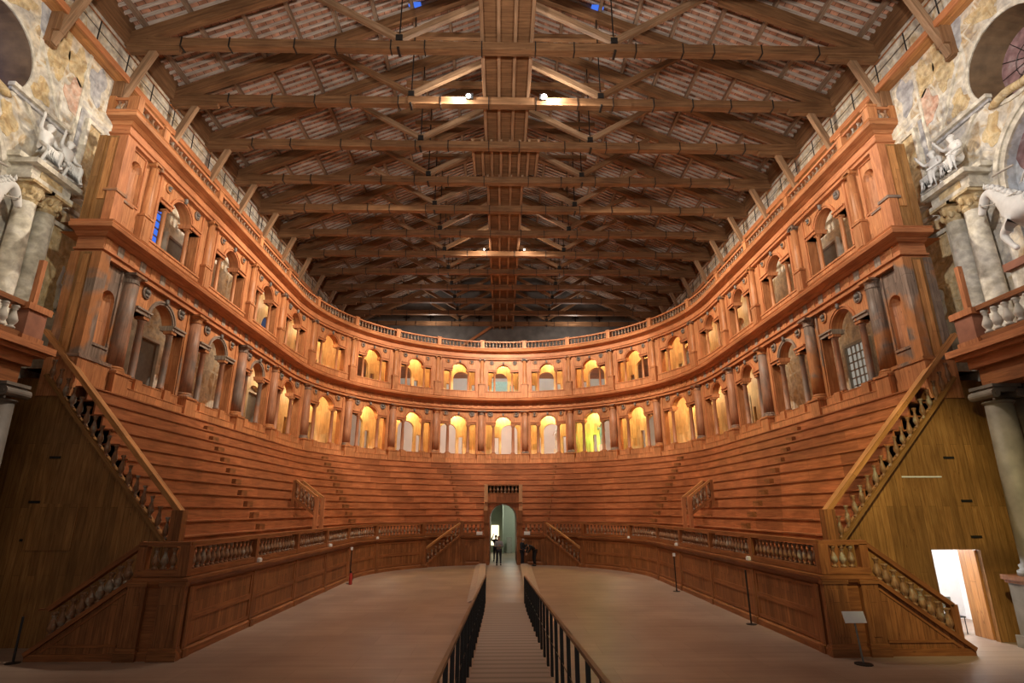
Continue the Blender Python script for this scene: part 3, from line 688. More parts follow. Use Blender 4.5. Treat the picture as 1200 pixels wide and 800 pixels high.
    # front corner: landing balustrade, pier and outer stair
    t=thing('balustrade','short balustrade facing the stage on the %s front corner landing'%sd,'balustrade',(sg*8.85,PYE+.14,1.9),'podium balustrade runs')
    x0,x1=sorted((sg*8.2,sg*9.5)); MB().box(x0,x1,PYE+.03,PYE+.25,2.62,2.73,'x').build('handrail',W_PTR,t); MB().box(x0,x1,PYE+.02,PYE+.26,1.9,2.06,'x').build('base_rail',W_PTR,t)
    for j in range(3): inst('baluster',B_POD,t,(sg*(8.62+.23*j),PYE+.14,2.06))
    MB().box(*sorted((sg*9.28,sg*9.5)),PYE+.03,PYE+.25,1.9,2.64,'z').build('post',W_PTR,t)
    for nm,xa,xb in (('inner',8.1,8.72),('outer',9.08,9.52)):
        mb=MB(); x0,x1=sorted((sg*xa,sg*xb)); mb.box(x0,x1,PYE-.1,PYE+.05,.3,1.7,'z'); mb.box(x0-.04,x1+.04,PYE-.16,PYE+.05,0,.22,'x'); mb.box(x0-.02,x1+.02,PYE-.13,PYE+.05,.22,.3,'x'); mb.box(x0-.03,x1+.03,PYE-.13,PYE+.05,1.68,1.78,'x')
        a,b=x0+.12,x1-.12; mb.box(a,b,PYE-.115,PYE-.1,.45,1.55,'z')
        mb.build('corner_pilaster',W_POD if sg<0 else W_POD,None,label='broad panelled pilaster on the front of the %s podium corner, %s one'%(sd,nm),cat='pilaster')
    # outer stair
    XT,XB=9.5,11.75
    t=thing('side_stair','wooden side stair with balustraded parapet descending to the floor at the %s'%sd,'staircase',(sg*10.6,PYE+.6,0))
    mb=MB(); tri=[(XT,0),(XB,0),(XB,.18),(XT,1.86)]
    for y in (PYE,PYE+.22):
        pts=[(sg*x,y,z) for x,z in tri]
        if (sg>0)==(y>PYE): pts=pts[::-1]
        mb.quad(pts,[(p[2],p[0]) for p in pts])
    for (a,b) in ((tri[1],tri[2]),(tri[2],tri[3]),(tri[3],tri[0])): mb.quad([(sg*a[0],PYE,a[1]),(sg*b[0],PYE,b[1]),(sg*b[0],PYE+.22,b[1]),(sg*a[0],PYE+.22,a[1])])
    mb.build('string_wall',W_POD,t)
    mo=MB(); mo.beam((sg*(XT-.05),PYE+.08,1.83),(sg*XB,PYE+.08,.15),.36,.1,m=0); mo.beam((sg*XT,PYE-.0,1.62),(sg*(XB-.35),PYE-.0,.2),.05,.05); mo.box(*sorted((sg*XT,sg*XB)),PYE-.05,PYE+.02,0,.16,'x'); mo.box(*sorted((sg*(XT+.1),sg*(XB-.5))),PYE-.03,PYE+.02,.3,.36,'x'); mo.build('moulding',W_PTR,t)
    hr=MB(); hr.beam((sg*(XT-.1),PYE+.14,2.70),(sg*11.5,PYE+.14,1.14),.2,.11)
    if sg<0: hr.beam((sg*11.45,PYE+.14,1.16),(sg*11.75,PYE+.14,1.13),.1,.05)
    hr.build('handrail',W_PTR,t)
    nb=9
    for j in range(nb):
        x=XT+.16+(11.5-XT-.16)*(j+.3)/nb; zz=1.88-(x-XT)*(1.68/(XB-XT))+.02; inst('baluster',B_STAIR,t,(sg*x,PYE+.14,zz))
    if sg>0: MB().box(11.42,11.6,PYE+.04,PYE+.24,.25,1.16,'z').build('newel',W_PTR,t)
    stp=MB()
    for j in range(9): stp.box(*sorted((sg*(XT+j*.25),sg*(XT+j*.25+.25))),PYE+.22,YE-.02,0,1.86-.2*(j+1)+.02,'y')
    stp.build('steps',W_TIER,t)

# ------------------------------------------------------------------ walkway + seating tiers
NT=12; ZW=1.9; ZTOP=7.17; RISE=(ZTOP-ZW)/NT
def tcurve(f):
    a=9.35+(13.05-9.35)*f; b=10.35+(13.05-10.35)*f; yc=PYC+(YC-PYC)*f; return a,b,yc
# walkway slab (setting)
mb=MB()
def wk_in(t):
    at=abs(t); r=PR+.1
    if at<T1: r=RC+.1
    if at<T2: r=RB+.1
    return r
a0,b0,yc0=tcurve(0); n=96; ang=[-pi/2+pi*k/n for k in range(n+1)]
segs=[((-PR-.1,PYE+.1),(-a0-.2,PYE+.1)),((-PR-.1,YE),(-a0-.2,YE))]
for t in ang: r=wk_in(t); segs.append(((r*sin(t),PYC+r*cos(t)),((a0+.2)*sin(t),yc0+(b0+.2)*cos(t))))
segs+=[((PR+.1,YE),(a0+.2,YE)),((PR+.1,PYE+.1),(a0+.2,PYE+.1))]
for A,B in zip(segs,segs[1:]):
    if abs((A[0][0]+B[0][0])/2)<1.1: continue
    q=[(A[0][0],A[0][1],ZW),(A[1][0],A[1][1],ZW),(B[1][0],B[1][1],ZW),(B[0][0],B[0][1],ZW)]
    mb.quad(q[::-1]); mb.quad([(x,y,z-.08) for x,y,z in q])
mb.build('floor_walkway',W_TIER,kind='structure',grain='h')
XCUT=1.28
for k in range(NT):
    f=k/(NT-0.0); a,b,yc=tcurve(f); z0=ZW+RISE*k; z1=z0+RISE
    P=upath(a,b,yc,YE+.12,80,8); cut=z0<5.0
    if k==0: lab='lowest curved wooden bench row, just behind the podium walkway'
    elif k==NT-1: lab='topmost curved wooden bench row, directly under the loggia columns'
    else: lab='curved wooden bench row of the seating, %s up from the podium walkway'%WORDS[k]
    t=thing('bench_row',lab,'bench',(0,yc+b+.3,z0),'curved bench rows of the seating')
    paths=[P]
    if cut:
        L_=[p for p in P if p[0]<-XCUT and True]; L_=[p for p in L_]; 
        yl=yc+b*sqrt(1-(XCUT/a)**2); paths=[L_+[(-XCUT,yl)],[(-x,y) for x,y in reversed(L_+[(-XCUT,yl)])]]
    r=MB(); s=MB()
    for p in paths:
        r.sweep(p,[(0.02,z0),(.07,z0),(.07,z1-.045),(0.02,z1-.045)])
        s.sweep(p,[(-.02,z1-.045),(.75,z1-.045),(.75,z1),(-.02,z1)])
    r.build('riser',W_TIER,t); s.build('seat',W_TIER,t)
# aisle step blocks
def tpt(f,t):
    a,b,yc=tcurve(f); return (a*sin(t),yc+b*cos(t)),t
for sg in (-1,1):
    sd='left' if sg<0 else 'right'
    for nm,mode,val in (('side aisle','y',24.0),('curve aisle','t',radians(69.5)),('centre aisle','t',radians(19))):
        for k in range(1,NT):
            f=k/NT; a,b,yc=tcurve(f); z=ZW+RISE*k
            if mode=='y': x,y,an=sg*a,val+k*.02,-sg*pi/2
            else: x,y=sg*a*sin(val),yc+b*cos(val); an=-sg*val
            w=.26 if nm!='centre aisle' else .1
            mb=MB().box(-w,w,-.15,.02,0,RISE*.5,'x'); ca,sa=cos(an),sin(an); mb.xf(lambda X,Y,Z:(x+X*ca-Y*sa,y+X*sa+Y*ca,z+Z))
            mb.build('step_block',W_POD if nm!='centre aisle' else W_PTR,None,label='small step block of the %s %s, in front of the %s bench row'%(sd,nm,WORDS[k]),cat='step',group='aisle step blocks')  # darker wood paints in the shaded sides of the blocks
# small railed vomitory stairs in the seating
for sg in (-1,1):
    sd='left' if sg<0 else 'right'
    t=thing('railed_stair','small stair with two sloping balustrades set into the %s seating'%sd,'staircase',(sg*9.6,29.3,ZW))
    for j in range(5): MB().box(*sorted((sg*(9.28+.24*j),sg*(9.28+.24*j+.3))),28.85,29.75,ZW,ZW+.28*(j+1),'y').build('step',W_PTR,t)
    for y in (28.8,29.8):
        MB().beam((sg*9.2,y,4.12),(sg*10.35,y,4.95),.13,.1).build('handrail',W_WALK,t)
        MB().beam((sg*9.3,y,3.35),(sg*10.35,y,4.1),.14,.12).build('string',W_PTR,t)
        MB().box(*sorted((sg*9.12,sg*9.3)),y-.09,y+.09,ZW,4.14,'z').build('newel',W_TRIM,t)
        MB().box(*sorted((sg*10.3,sg*10.45)),y-.09,y+.09,3.6,4.95,'z').build('newel',W_PTR,t)
        for j in range(5):
            x=9.42+.2*j; inst('baluster',B_SLOPE,t,(sg*x,y,3.44+(x-9.3)*.72))
# sloping balustrades at the open ends of the seating
for sg in (-1,1):
    sd='left' if sg<0 else 'right'
    t=thing('sloping_balustrade','steep sloping balustrade closing the %s end of the bench rows'%sd,'balustrade',(sg*11.5,YE-.05,ZW))
    MB().beam((sg*9.2,YE-.06,3.38),(sg*14.3,YE-.06,8.86),.26,.13).build('handrail',W_WALK,t)
    MB().beam((sg*9.25,YE-.06,2.30),(sg*13.95,YE-.06,7.45),.24,.1).build('base_rail',W_END,t)
    MB().box(*sorted((sg*9.15,sg*9.47)),YE-.2,YE+.08,ZW-.02,3.52,'z').build('newel',W_POD,t)
    for j in range(17):
        x=9.62+j*.262; inst('baluster',B_SLOPE,t,(sg*x,YE-.06,2.72+(x-9.62)*1.095))
    # boarded end wall
    mb=MB(); y0,y1=YE,YE+.15
    def face(pts):
        p=[(sg*x,y0,z) for x,z in pts]; mb.quad(p if sg>0 else p[::-1],[(z,x) for x,z in (pts if sg>0 else pts[::-1])])
        p=[(sg*x,y1,z) for x,z in pts]; mb.quad(p[::-1] if sg>0 else p,[(z,x) for x,z in (pts[::-1] if sg>0 else pts)])
    top=lambda x: min(7.36,2.15+(x-9.1)*1.097)
    X0,X1,D0,D1,DH=9.1,15.6,12.2,13.62,2.4
    xs=[9.1,9.6,10,11,D0]
    for a,b in zip(xs,xs[1:]): face([(a,0),(b,0),(b,top(b)),(a,top(a))])
    if sg>0: face([(D0,DH),(D1,DH),(D1,top(D1)),(D0,top(D0))])
    else: face([(D0,0),(D1,0),(D1,top(D1)),(D0,top(D0))])
    face([(D1,0),(13.85,0),(13.85,top(13.85)),(D1,top(D1))]); face([(13.85,0),(X1,0),(X1,7.36),(13.85,7.36)])
    if sg>0:
        for x in (D0,D1): mb.quad([(x,y0,0),(x,y1,0),(x,y1,DH),(x,y0,DH)])
        mb.quad([(D0,y0,DH),(D1,y0,DH),(D1,y1,DH),(D0,y1,DH)])
    mb.build('wall_end_%s'%sd,W_END,kind='structure')
    # slots and closed hatch on the end wall
    for i,(x,z) in enumerate(((13.3,5.0),(13.55,3.75),(13.6,2.75)) if sg>0 else ((13.5,3.75),(13.5,2.72),(13.2,5.0))):
        MB().box(*sorted((sg*(x-.16),sg*(x+.16))),YE-.02,YE+.02,z-.035,z+.035).build('hinge_slot',IRON,None,label='dark iron hinge slot on the %s boarded end wall, %s'%(sd,('uppermost','middle','lowest')[i] if sg>0 else ('middle','lowest','uppermost')[i]),cat='hinge')
hatch=MB().box(-13.55,-12.2,YE-.035,YE+.01,2.45,3.7,'z').build('hatch',W_END,None,label='closed boarded hatch high on the left end wall',cat='hatch')
mb=MB()
mb.box(11.75,12.95,YE-.02,YE+.01,4.42,4.46); mb.build('paper_strip',PAPER,None,label='thin pale strip fixed high on the right boarded end wall',cat='strip')
# open door leaf and the white room behind it
mb=MB().box(13.56,13.62,YE+.15,YE+.78,.02,2.38,'z'); d=mb.build('door_1',W_WALK,kind='structure')
mb=MB()
mb.quad([(10.2,20.4,0),(15.5,20.4,0),(15.5,20.4,3),(10.2,20.4,3)][::-1]); mb.quad([(10.2,YE+.2,3),(15.5,YE+.2,3),(15.5,20.4,3),(10.2,20.4,3)]); mb.quad([(15.5,YE+.2,0),(15.5,20.4,0),(15.5,20.4,3),(15.5,YE+.2,3)]); mb.quad([(10.2,YE+.2,0),(10.2,20.4,0),(10.2,20.4,3),(10.2,YE+.2,3)][::-1])
mb.build('wall_side_room',ROOMW,kind='structure')
ch=thing('chair','grey plastic chair seen through the open side door','chair',(13.35,18.2,0))
MB().box(13.1,13.6,17.95,18.45,.44,.48).build('seat',STEEL,ch); b=MB().box(13.1,13.6,18.42,18.47,.55,.95); b.build('backrest',plain('grey_chair_shell',(.22,.25,.28)),ch)
for x in (13.13,13.57):
    for y in (17.98,18.42): MB().tube([(x,y,0),(x,y,.45)],.014).build('leg',STEEL,ch)

# ------------------------------------------------------------------ central portal with flights of steps
t=thing('portal','arched central portal with posts and a small balustrade over it','portal',(0,40.5,0))
YF=PYC+RB-.05; YB=45.6
mb=MB(); Ra=.93; zs=2.98; nn=18
def pcell(xa,xb,za,zb,zt): 
    mb.quad([(xa,YF,za),(xb,YF,zb),(xb,YF,zt),(xa,YF,zt)],[(za,xa),(zb,xb),(zt,xb),(zt,xa)]); mb.quad([(xa,YB,za),(xb,YB,zb),(xb,YF,zb),(xa,YF,za)])
for k in range(nn):
    t0,t1=pi*k/nn,pi*(k+1)/nn; pcell(-Ra*cos(t0),-Ra*cos(t1),zs+Ra*sin(t0),zs+Ra*sin(t1),4.62)
for sg in (-1,1):
    x0,x1=sorted((sg*Ra,sg*XCUT)); mb.quad([(x0,YF,0),(x1,YF,0),(x1,YF,4.62),(x0,YF,4.62)])
    mb.quad([(sg*Ra,YF,0),(sg*Ra,YB,0),(sg*Ra,YB,zs),(sg*Ra,YF,zs)]); mb.quad([(sg*XCUT,YF,0),(sg*XCUT,YB,0),(sg*XCUT,YB,4.62),(sg*XCUT,YF,4.62)])
mb.quad([(-XCUT,YF,4.62),(XCUT,YF,4.62),(XCUT,YB,4.62),(-XCUT,YB,4.62)])
mb.build('arch_wall',W_TIER,t,grain='h')
for sg in (-1,1):
    MB().box(*sorted((sg*1.0,sg*1.32)),YF-.1,YF+.06,.2,3.5,'z').box(*sorted((sg*.97,sg*1.36)),YF-.14,YF+.06,0,.24).box(*sorted((sg*.97,sg*1.36)),YF-.14,YF+.06,1.85,1.95).box(*sorted((sg*.97,sg*1.36)),YF-.14,YF+.06,2.66,2.76).build('jamb_pilaster',W_PTR,t)
    MB().box(*sorted((sg*1.08,sg*1.33)),YF-.02,YF+.24,3.5,5.26,'z').build('post',W_POST,t)
    MB().tube([(sg*.6,YF-.02,4.7),(sg*.6,YF+.02,4.7)],.01).build('rivet',IRON,t)
MB().box(-1.1,1.1,YF+.0,YF+.2,5.16,5.24,'x').box(-1.1,1.1,YF+.0,YF+.2,4.6,4.68,'x').build('handrail',W_PTR,t)
MB().box(-1.3,1.3,YF-.08,YF+.05,3.98,4.06,'x').build('string_course',W_PTR,t)
for j in range(8): inst('baluster',B_POD,t,(-.9+j*.257,YF+.1,4.66))
for sg in (-1,1):
    sd='left' if sg<0 else 'right'
    t=thing('portal_stair','wooden stair flight with sloping balustrade on the %s of the portal'%sd,'staircase',(sg*4,PYC+7.6,0))
    ang=[T2+(T1-T2)*k/8 for k in range(9)]; zz=lambda q:1.86*(1-q)
    mb=MB()
    for k in range(8):
        a,b=ang[k],ang[k+1]; za,zb=zz(k/8),zz((k+1)/8); f=lambda r,t_,z:(sg*r*sin(t_),PYC+r*cos(t_),z)
        for r in (RB-.02,):
            P=[f(r,a,0),f(r,b,0),f(r,b,zb+.02),f(r,a,za)]; mb.quad(P,[(p[2],p[0]) for p in P])
            mb.quad([f(r+.2,a,za),f(r+.2,b,zb+.02),f(r,b,zb+.02),f(r,a,za)])
            P=[f(r+.2,a,0),f(r+.2,b,0),f(r+.2,b,zb+.02),f(r+.2,a,za)]; mb.quad(P[::-1])
    mb.build('string_wall',W_POD,t)
    st=MB()
    for k in range(8):
        a,b=ang[k],ang[k+1]; z=1.86-.21*(k+1)
        for (P) in ([f(RB+.2,a,z),f(RB+.2,b,z),f(RC,b,z),f(RC,a,z)],[f(RB+.2,b,z-.21),f(RC,b,z-.21),f(RC,b,z),f(RB+.2,b,z)]): st.quad(P)
    st.build('steps',W_TIER,t)
    hp=[f(RB+.08,ang[k],2.74-(1.66)*k/8) for k in range(9)]
    hr=MB(); 
    for p,q in zip(hp,hp[1:]): hr.beam(p,q,.2,.1)
    hr.build('handrail',W_WALK,t)
    lr=MB(); lp=[f(RB+.06,ang[k],1.95-1.86*k/8) for k in range(9)]
    for p,q in zip(lp,lp[1:]): lr.beam(p,q,.26,.09)
    lr.build('base_rail',W_PTR,t)
    for j in range(9):
        q=(j+.6)/9.6; tt=T2+(T1-T2)*q; p=f(RB+.08,tt,2.0-1.86*q); inst('baluster',B_POD,t,p)
    for tt,z0,z1 in ((T2,1.9,2.82),(T1,0,1.14)):
        p=f(RB+.08,tt,0); MB().box(p[0]-.13,p[0]+.13,p[1]-.13,p[1]+.13,z0,z1,'z').build('newel',W_PTR,t)
    # panel on the central block
    cc=[T2-(T2-.16)*k/4 for k in range(5)]
    pm=MB()
    for a,b in zip(cc,cc[1:]): 
        P=[f(RB-.005,a,.3),f(RB-.005,b,.3),f(RB-.005,b,1.55),f(RB-.005,a,1.55)]; pm.quad(P,[(p[2],p[0]) for p in P])
    pm.build('podium_panel',W_POD,None,label='boarded panel on the block just %s of the portal'%sd,cat='wall panel',group='podium wall panels')
    for i_,tt in enumerate((T2-.01,math.asin(1.5/RB))):
        p=f(RB-.03,tt,0); an=-sg*tt; mb=MB().box(-.14,.14,-.06,.06,.18,1.66,'z').box(-.18,.18,-.1,.06,0,.2,'z'); ca,sa=cos(an),sin(an); mb.xf(lambda X,Y,Z:(p[0]+X*ca-Y*sa,p[1]+X*sa+Y*ca,Z))
        mb.build('pilaster',W_POD,None,label='flat pilaster on the block %s of the portal, %s the stair'%(sd,'beside' if i_==0 else 'farther from'),cat='pilaster',group='podium wall pilasters')
# passage behind the portal
mb=MB(); yb=52
for sg in (-1,1): mb.quad([(sg*2.2,45.6,0),(sg*2.2,yb,0),(sg*2.2,yb,4.4),(sg*2.2,45.6,4.4)])
mb.quad([(-2.2,yb,0),(2.2,yb,0),(2.2,yb,4.4),(-2.2,yb,4.4)]); mb.quad([(-2.2,45.6,4.4),(2.2,45.6,4.4),(2.2,yb,4.4),(-2.2,yb,4.4)])
for sg in (-1,1): mb.quad([(sg*.93,45.6,0),(sg*2.2,45.6,0),(sg*2.2,45.6,4.4),(sg*.93,45.6,4.4)])
mb.quad([(-.95,45.6,3.9),(.95,45.6,3.9),(.95,45.6,4.4),(-.95,45.6,4.4)])
mb.build('wall_passage',GREENP,kind='structure')
MB().box(-.02,.06,50.2,yb,0,4.4).build('trim_7',GREENP,kind='structure')
MB().box(-1.0,-.35,yb-.06,yb-.01,.6,2.25).build('glowing_panel',E_DOORW,None,label='bright self-glowing picture panel at the back of the portal passage',cat='picture')
MB().box(.35,.8,50.9,51.3,0,1.25).box(.33,.82,50.88,51.32,1.25,1.3).build('grey_box',FRAMEG,None,label='pale grey box standing in the portal passage on the right',cat='box')

# ------------------------------------------------------------------ floor, ramp, rails
HW=15.6; YBK=57.2
mb=MB(); mb.quad([(-HW-2,-6,0),(HW+2,-6,0),(HW+2,YBK,0),(-HW-2,YBK,0)]); mb.build('floor',FLOOR,kind='structure')
mb=MB(); RY0,RY1,RZ=24.2,1.2,1.25; rx=.71
mb.quad([(-rx,RY0,.005),(rx,RY0,.005),(rx,RY1,RZ),(-rx,RY1,RZ)][::-1])
for sg in (-1,1): mb.quad([(sg*rx,RY0,0),(sg*rx,RY1,0),(sg*rx,RY1,RZ)])
mb.quad([(-rx,RY1,0),(rx,RY1,0),(rx,RY1,RZ),(-rx,RY1,RZ)]); mb.build('ramp',RAMPM,None,label='long ribbed boarded ramp rising from the arena floor to the stage',cat='ramp')
zr=lambda y: RZ*(RY0-y)/(RY0-RY1)
for sg in (-1,1):
    sd='left' if sg<0 else 'right'
    t=thing('ramp_railing','dark metal railing with brown handrail along the %s side of the ramp'%sd,'railing',(sg*.78,12.5,.0))
    MB().beam((sg*.78,RY0-.2,1.0+zr(RY0)),(sg*.78,3.2,1.0+zr(3.2)),.05,.045).build('handrail',W_ROOFL,t)
    MB().tube([(sg*.78,RY0-.2,.45),(sg*.78,3.2,.45+zr(3.2))],.008,5).build('cable',STEEL,t)
    y=RY0-.2; 
    while y>3.2:
        MB().box(sg*.78-.028,sg*.78+.028,y-.012,y+.012,max(0,zr(y)-.12),zr(y)+.98).build('post',STEEL,t); y-=.95
    kb=MB().sweep([(sg*.82,24.3),(sg*1.15,40.0)],[(0,0),(-sg*.7,0),(-sg*.4,.12),(0,.12)]) ; kb.build('ramp_kerb',RAMPM if False else plain('pale_kerb_boards',(.42,.33,.28)),None,label='low pale kerb beside the ramp foot, %s side'%sd,cat='kerb')
# ------------------------------------------------------------------ hall walls with frescoes
def wallpanel(sg,y0,y1,z0,z1):
    mb=MB(); oy,oz,orr=13.9,17.15,1.4; ay,az,ar=12.9,13.1,2.1; zb=8.1
    ys=[y0,8,ay-ar]+[ay-ar*cos(pi*k/20) for k in range(1,20)]+[ay+ar]+[oy-orr*cos(pi*k/20) for k in range(21)]+[18,22,26,30,34,38,42,46,50,y1]
    ys=sorted(set(round(y,4) for y in ys if y0<=y<=y1))
    X=sg*HW
    def iv(y,eps):
        out=[z0]; 
        ye=y+eps
        if abs(ye-ay)<ar-1e-6: out+= [zb, az+sqrt(max(0,ar*ar-(y-ay)**2)) if abs(y-ay)<ar else az]
        if abs(ye-oy)<orr-1e-6:
            h=sqrt(max(0,orr*orr-(y-oy)**2)); out+= [oz-h,oz+h]
        out.append(z1); return out
    for a,b in zip(ys,ys[1:]):
        A=iv(a,1e-4);B=iv(b,-1e-4)
        for k in range(0,len(A),2): mb.quad([(X,a,A[k]),(X,b,B[k]),(X,b,B[k+1]),(X,a,A[k+1])])
    mb.build('wall_%s'%('left' if sg<0 else 'right'),FRESCO,kind='structure')
    # niche back
    nb=MB(); D=sg*(HW+.3)
    P=[(D,ay-ar,zb),(D,ay+ar,zb)]+[(D,ay+ar*cos(pi*k/20),az+ar*sin(pi*k/20)) for k in range(21)]
    nb.quad(P); nb.build('wall_niche_%s'%('left' if sg<0 else 'right'),FR_BLUE,kind='structure')
    ni=MB()
    e=[(ay-ar,zb)]+[(ay-ar*cos(pi*k/20),az+ar*sin(pi*k/20)) for k in range(21)]+[(ay+ar,zb)]
    for p,q in zip(e,e[1:]): ni.quad([(X,p[0],p[1]),(X,q[0],q[1]),(D,q[0],q[1]),(D,p[0],p[1])])
    ni.build('trim_niche_%s'%('left' if sg<0 else 'right'),FR_BLUE,kind='structure')
    mv=MB(); cy,cz=ay+.35,14.0
    mv.quad([(D-sg*.02,cy+1.55*cos(2*pi*k/24),cz+1.25*sin(2*pi*k/24)) for k in range(24)]); mv.build('painted_field',FR_MAUVE,None,label='dark mauve painted field inside the %s arch, behind the horse statue'%('left' if sg<0 else 'right'),cat='painting')
    av=MB()
    for k in range(24):
        t0=pi*k/24;t1=pi*(k+1)/24
        f=lambda r,t,x:(X-sg*x,ay-r*cos(t),az+r*sin(t))
        for ra,rb,x in ((ar,ar+.18,.08),(ar+.18,ar+.34,.14)):
            av.quad([f(ra,t0,x),f(ra,t1,x),f(rb,t1,x),f(rb,t0,x)]); av.quad([f(rb,t0,x),f(rb,t1,x),f(rb,t1,0),f(rb,t0,0)]); av.quad([f(ra,t0,x),f(ra,t1,x),f(ra,t1,-.05),f(ra,t0,-.05)])
    av.build('archivolt',FR_STONE,None,label='pale moulded arch around the horse niche on the %s wall'%('left' if sg<0 else 'right'),cat='arch')
    # oculus: splayed reveal, ring and back disc
    oc=thing('round_window','round window with deep brown reveal high on the %s fresco wall'%('left' if sg<0 else 'right'),'window',(X,oy,oz-orr))
    rv=MB(); nn=32
    for k in range(nn):
        t0=2*pi*k/nn;t1=2*pi*(k+1)/nn; g=lambda r,t,x:(X+sg*x,oy+r*cos(t),oz+r*sin(t))
        rv.quad([g(orr,t0,0),g(orr,t1,0),g(1.15,t1,.9),g(1.15,t0,.9)])
    rv.build('reveal',plain('brown_painted_reveal',(.13,.08,.042),.6,0,.3,2.5),oc)
    rg=MB()
    for k in range(nn):
        t0=2*pi*k/nn;t1=2*pi*(k+1)/nn; rg.quad([g(orr,t0,-.04),g(orr,t1,-.04),g(orr+.13,t1,-.04),g(orr+.13,t0,-.04)]); rg.quad([g(orr+.13,t0,-.04),g(orr+.13,t1,-.04),g(orr+.13,t1,0),g(orr+.13,t0,0)])
    rg.build('ring_moulding',FR_STONE,oc)
    dk=MB(); dk.quad([g(1.15,2*pi*k/nn,.9) for k in range(nn)]); dk.build('pane',FR_MAUVE if sg>0 else E_SKY,oc)
    gl=MB()
    for k in range(6): a=pi*k/6; gl.tube([g(1.12,a,.87),g(1.12,a+pi,.87)],.012,4)
    gl.tube([g(.6,2*pi*k/16,.87) for k in range(17)],.012,4); gl.build('glazing_bars',IRON,oc)
for sg in (-1,1): wallpanel(sg,-4,YBK,0,24)
def fresco_parts(sg):
    sd='left' if sg<0 else 'right'; X=HW
    def bx(mb,x0,x1,y0,y1,z0,z1): mb.box(*sorted((sg*x0,sg*x1)),y0,y1,z0,z1)
    for k,y in enumerate((16.75,16.0)):
        t=thing('stucco_column','pale stone-painted column above the %s balcony, %s the corner pier'%(sd,'nearer' if k==0 else 'farther from'),'column',(sg*15.25,y,8.1))
        MB().lathe([(.36,0),(.36,.1),(.31,.16),(.31,1.5),(.27,4.1)],20,(sg*15.25,y,8.75)).build('shaft',FR_STONE,t,True)
        mb=MB(); bx(mb,14.85,15.6,y-.4,y+.4,8.1,8.75); mb.build('base_block',FR_STONE,t)
        mb=MB(); mb.lathe([(.27,0),(.32,.1),(.28,.2),(.38,.5),(.42,.55)],14,(sg*15.25,y,12.82)); bx(mb,14.8,15.6,y-.44,y+.44,13.37,13.46)
        for j in range(10): a=2*pi*j/10; mb.sphere((sg*15.25+.33*cos(a),y+.33*sin(a),13.05+.14*(j%2)),(.09,.09,.14),6,5)
        mb.build('capital',FR_OCHRE,t)
    mb=MB(); mb.sweep([(sg*X,8),(sg*X,18.9)] if sg<0 else [(sg*X,18.9),(sg*X,8)],[(0,13.46),(-.7,13.46),(-.72,13.6),(-.3,13.62),(-.3,13.9),(-.8,14.0),(-.86,14.14),(0,14.2)][::1]) if False else None
    # entablature blocks over the twin columns
    t=thing('cornice','pale moulded cornice block over the twin columns on the %s fresco wall'%sd,'cornice',(sg*15.3,16.4,13.46))
    mb=MB(); bx(mb,14.85,15.6,15.5,17.25,13.46,13.62); bx(mb,14.95,15.6,15.55,17.2,13.62,13.95); bx(mb,14.7,15.6,15.4,17.35,13.95,14.12); mb.build('mouldings',FR_STONE,t)
    mb=MB(); bx(mb,14.92,14.96,15.9,16.8,13.66,13.91); mb.build('painted_inset',FR_OCHRE,t)
    # painted architectural panels
    for (y0,y1,z0,z1,nm,what) in ((17.9,19.8,13.8,17.3,'upper','ochre painted panel framed in white, high beside the %s corner pier'),(17.45,19.0,9.0,12.9,'lower','ochre painted panel behind the seated statue, %s wall')):
        t=thing('wall_painting',what%sd,'painting',(sg*15.55,(y0+y1)/2,z0)); mb=MB(); bx(mb,15.53,15.6,y0,y1,z0,z1); mb.build('field',FR_OCHRE,t)
        mb=MB()
        for a in ((y0-.14,y0,z0-.14,z1+.14),(y1,y1+.14,z0-.14,z1+.14),(y0,y1,z0-.14,z0),(y0,y1,z1,z1+.14)): bx(mb,15.46,15.6,*a)
        if nm=='upper': bx(mb,15.48,15.6,(y0+y1)/2-.36,(y0+y1)/2-.28,z0,z1); bx(mb,15.48,15.6,(y0+y1)/2+.28,(y0+y1)/2+.36,z0,z1)
        mb.build('frame',FR_STONE,t)
    mb=MB(); bx(mb,15.2,15.6,15.3,19.4,14.12,14.3) ; bx(mb,15.3,15.6,15.4,19.4,12.95,13.1) if False else None
    mb.build('ledge',FR_STONE,None,label='pale projecting ledge above the cornice on the %s fresco wall'%sd,cat='ledge')
    # balcony
    t=thing('balcony','long wooden balcony with fat balusters along the %s side wall'%sd,'balcony',(sg*14.4,12,7.4))
    mb=MB(); y0,y1=4,16.35
    for (x,z0,z1) in ((13.45,7.9,8.1),(13.6,7.78,7.9),(13.8,7.5,7.78)): bx(mb,x,15.6,y0,y1 if x<13.5 else y1-(x-13.45),z0,z1)
    mb.build('cornice',W_TRIM,t,grain='h')
    mb=MB(); bx(mb,13.95,15.6,y0,y1-.5,6.95,7.5); mb.build('frieze',W_PTR,t,grain='h')
    mb=MB(); bx(mb,13.52,13.78,y0,15.7,9.0,9.14); bx(mb,13.55,13.75,y0,15.7,8.1,8.28); mb.build('handrail',W_PTR,t,grain='h')
    mb=MB(); bx(mb,13.48,13.92,15.1,15.75,8.1,8.95); mb.build('pedestal',REDW,t)
    mb=MB(); bx(mb,13.42,13.98,15.0,15.85,8.95,9.14); mb.build('pedestal_cap',W_TRIM,t)
    mb=MB(); bx(mb,13.45,13.95,15.05,15.8,8.1,8.22); mb.build('pedestal_base',W_TRIM,t)
    for j in range(14): inst('baluster',B_BIG,t,(sg*13.65,14.85-.34*j,8.28+.02))
    mb=MB(); bx(mb,13.6,13.74,15.3,15.44,9.14,10.55); mb.build('wooden_post',W_TRIM,None,label='short plain wooden post standing on the %s balcony pedestal'%sd,cat='post')
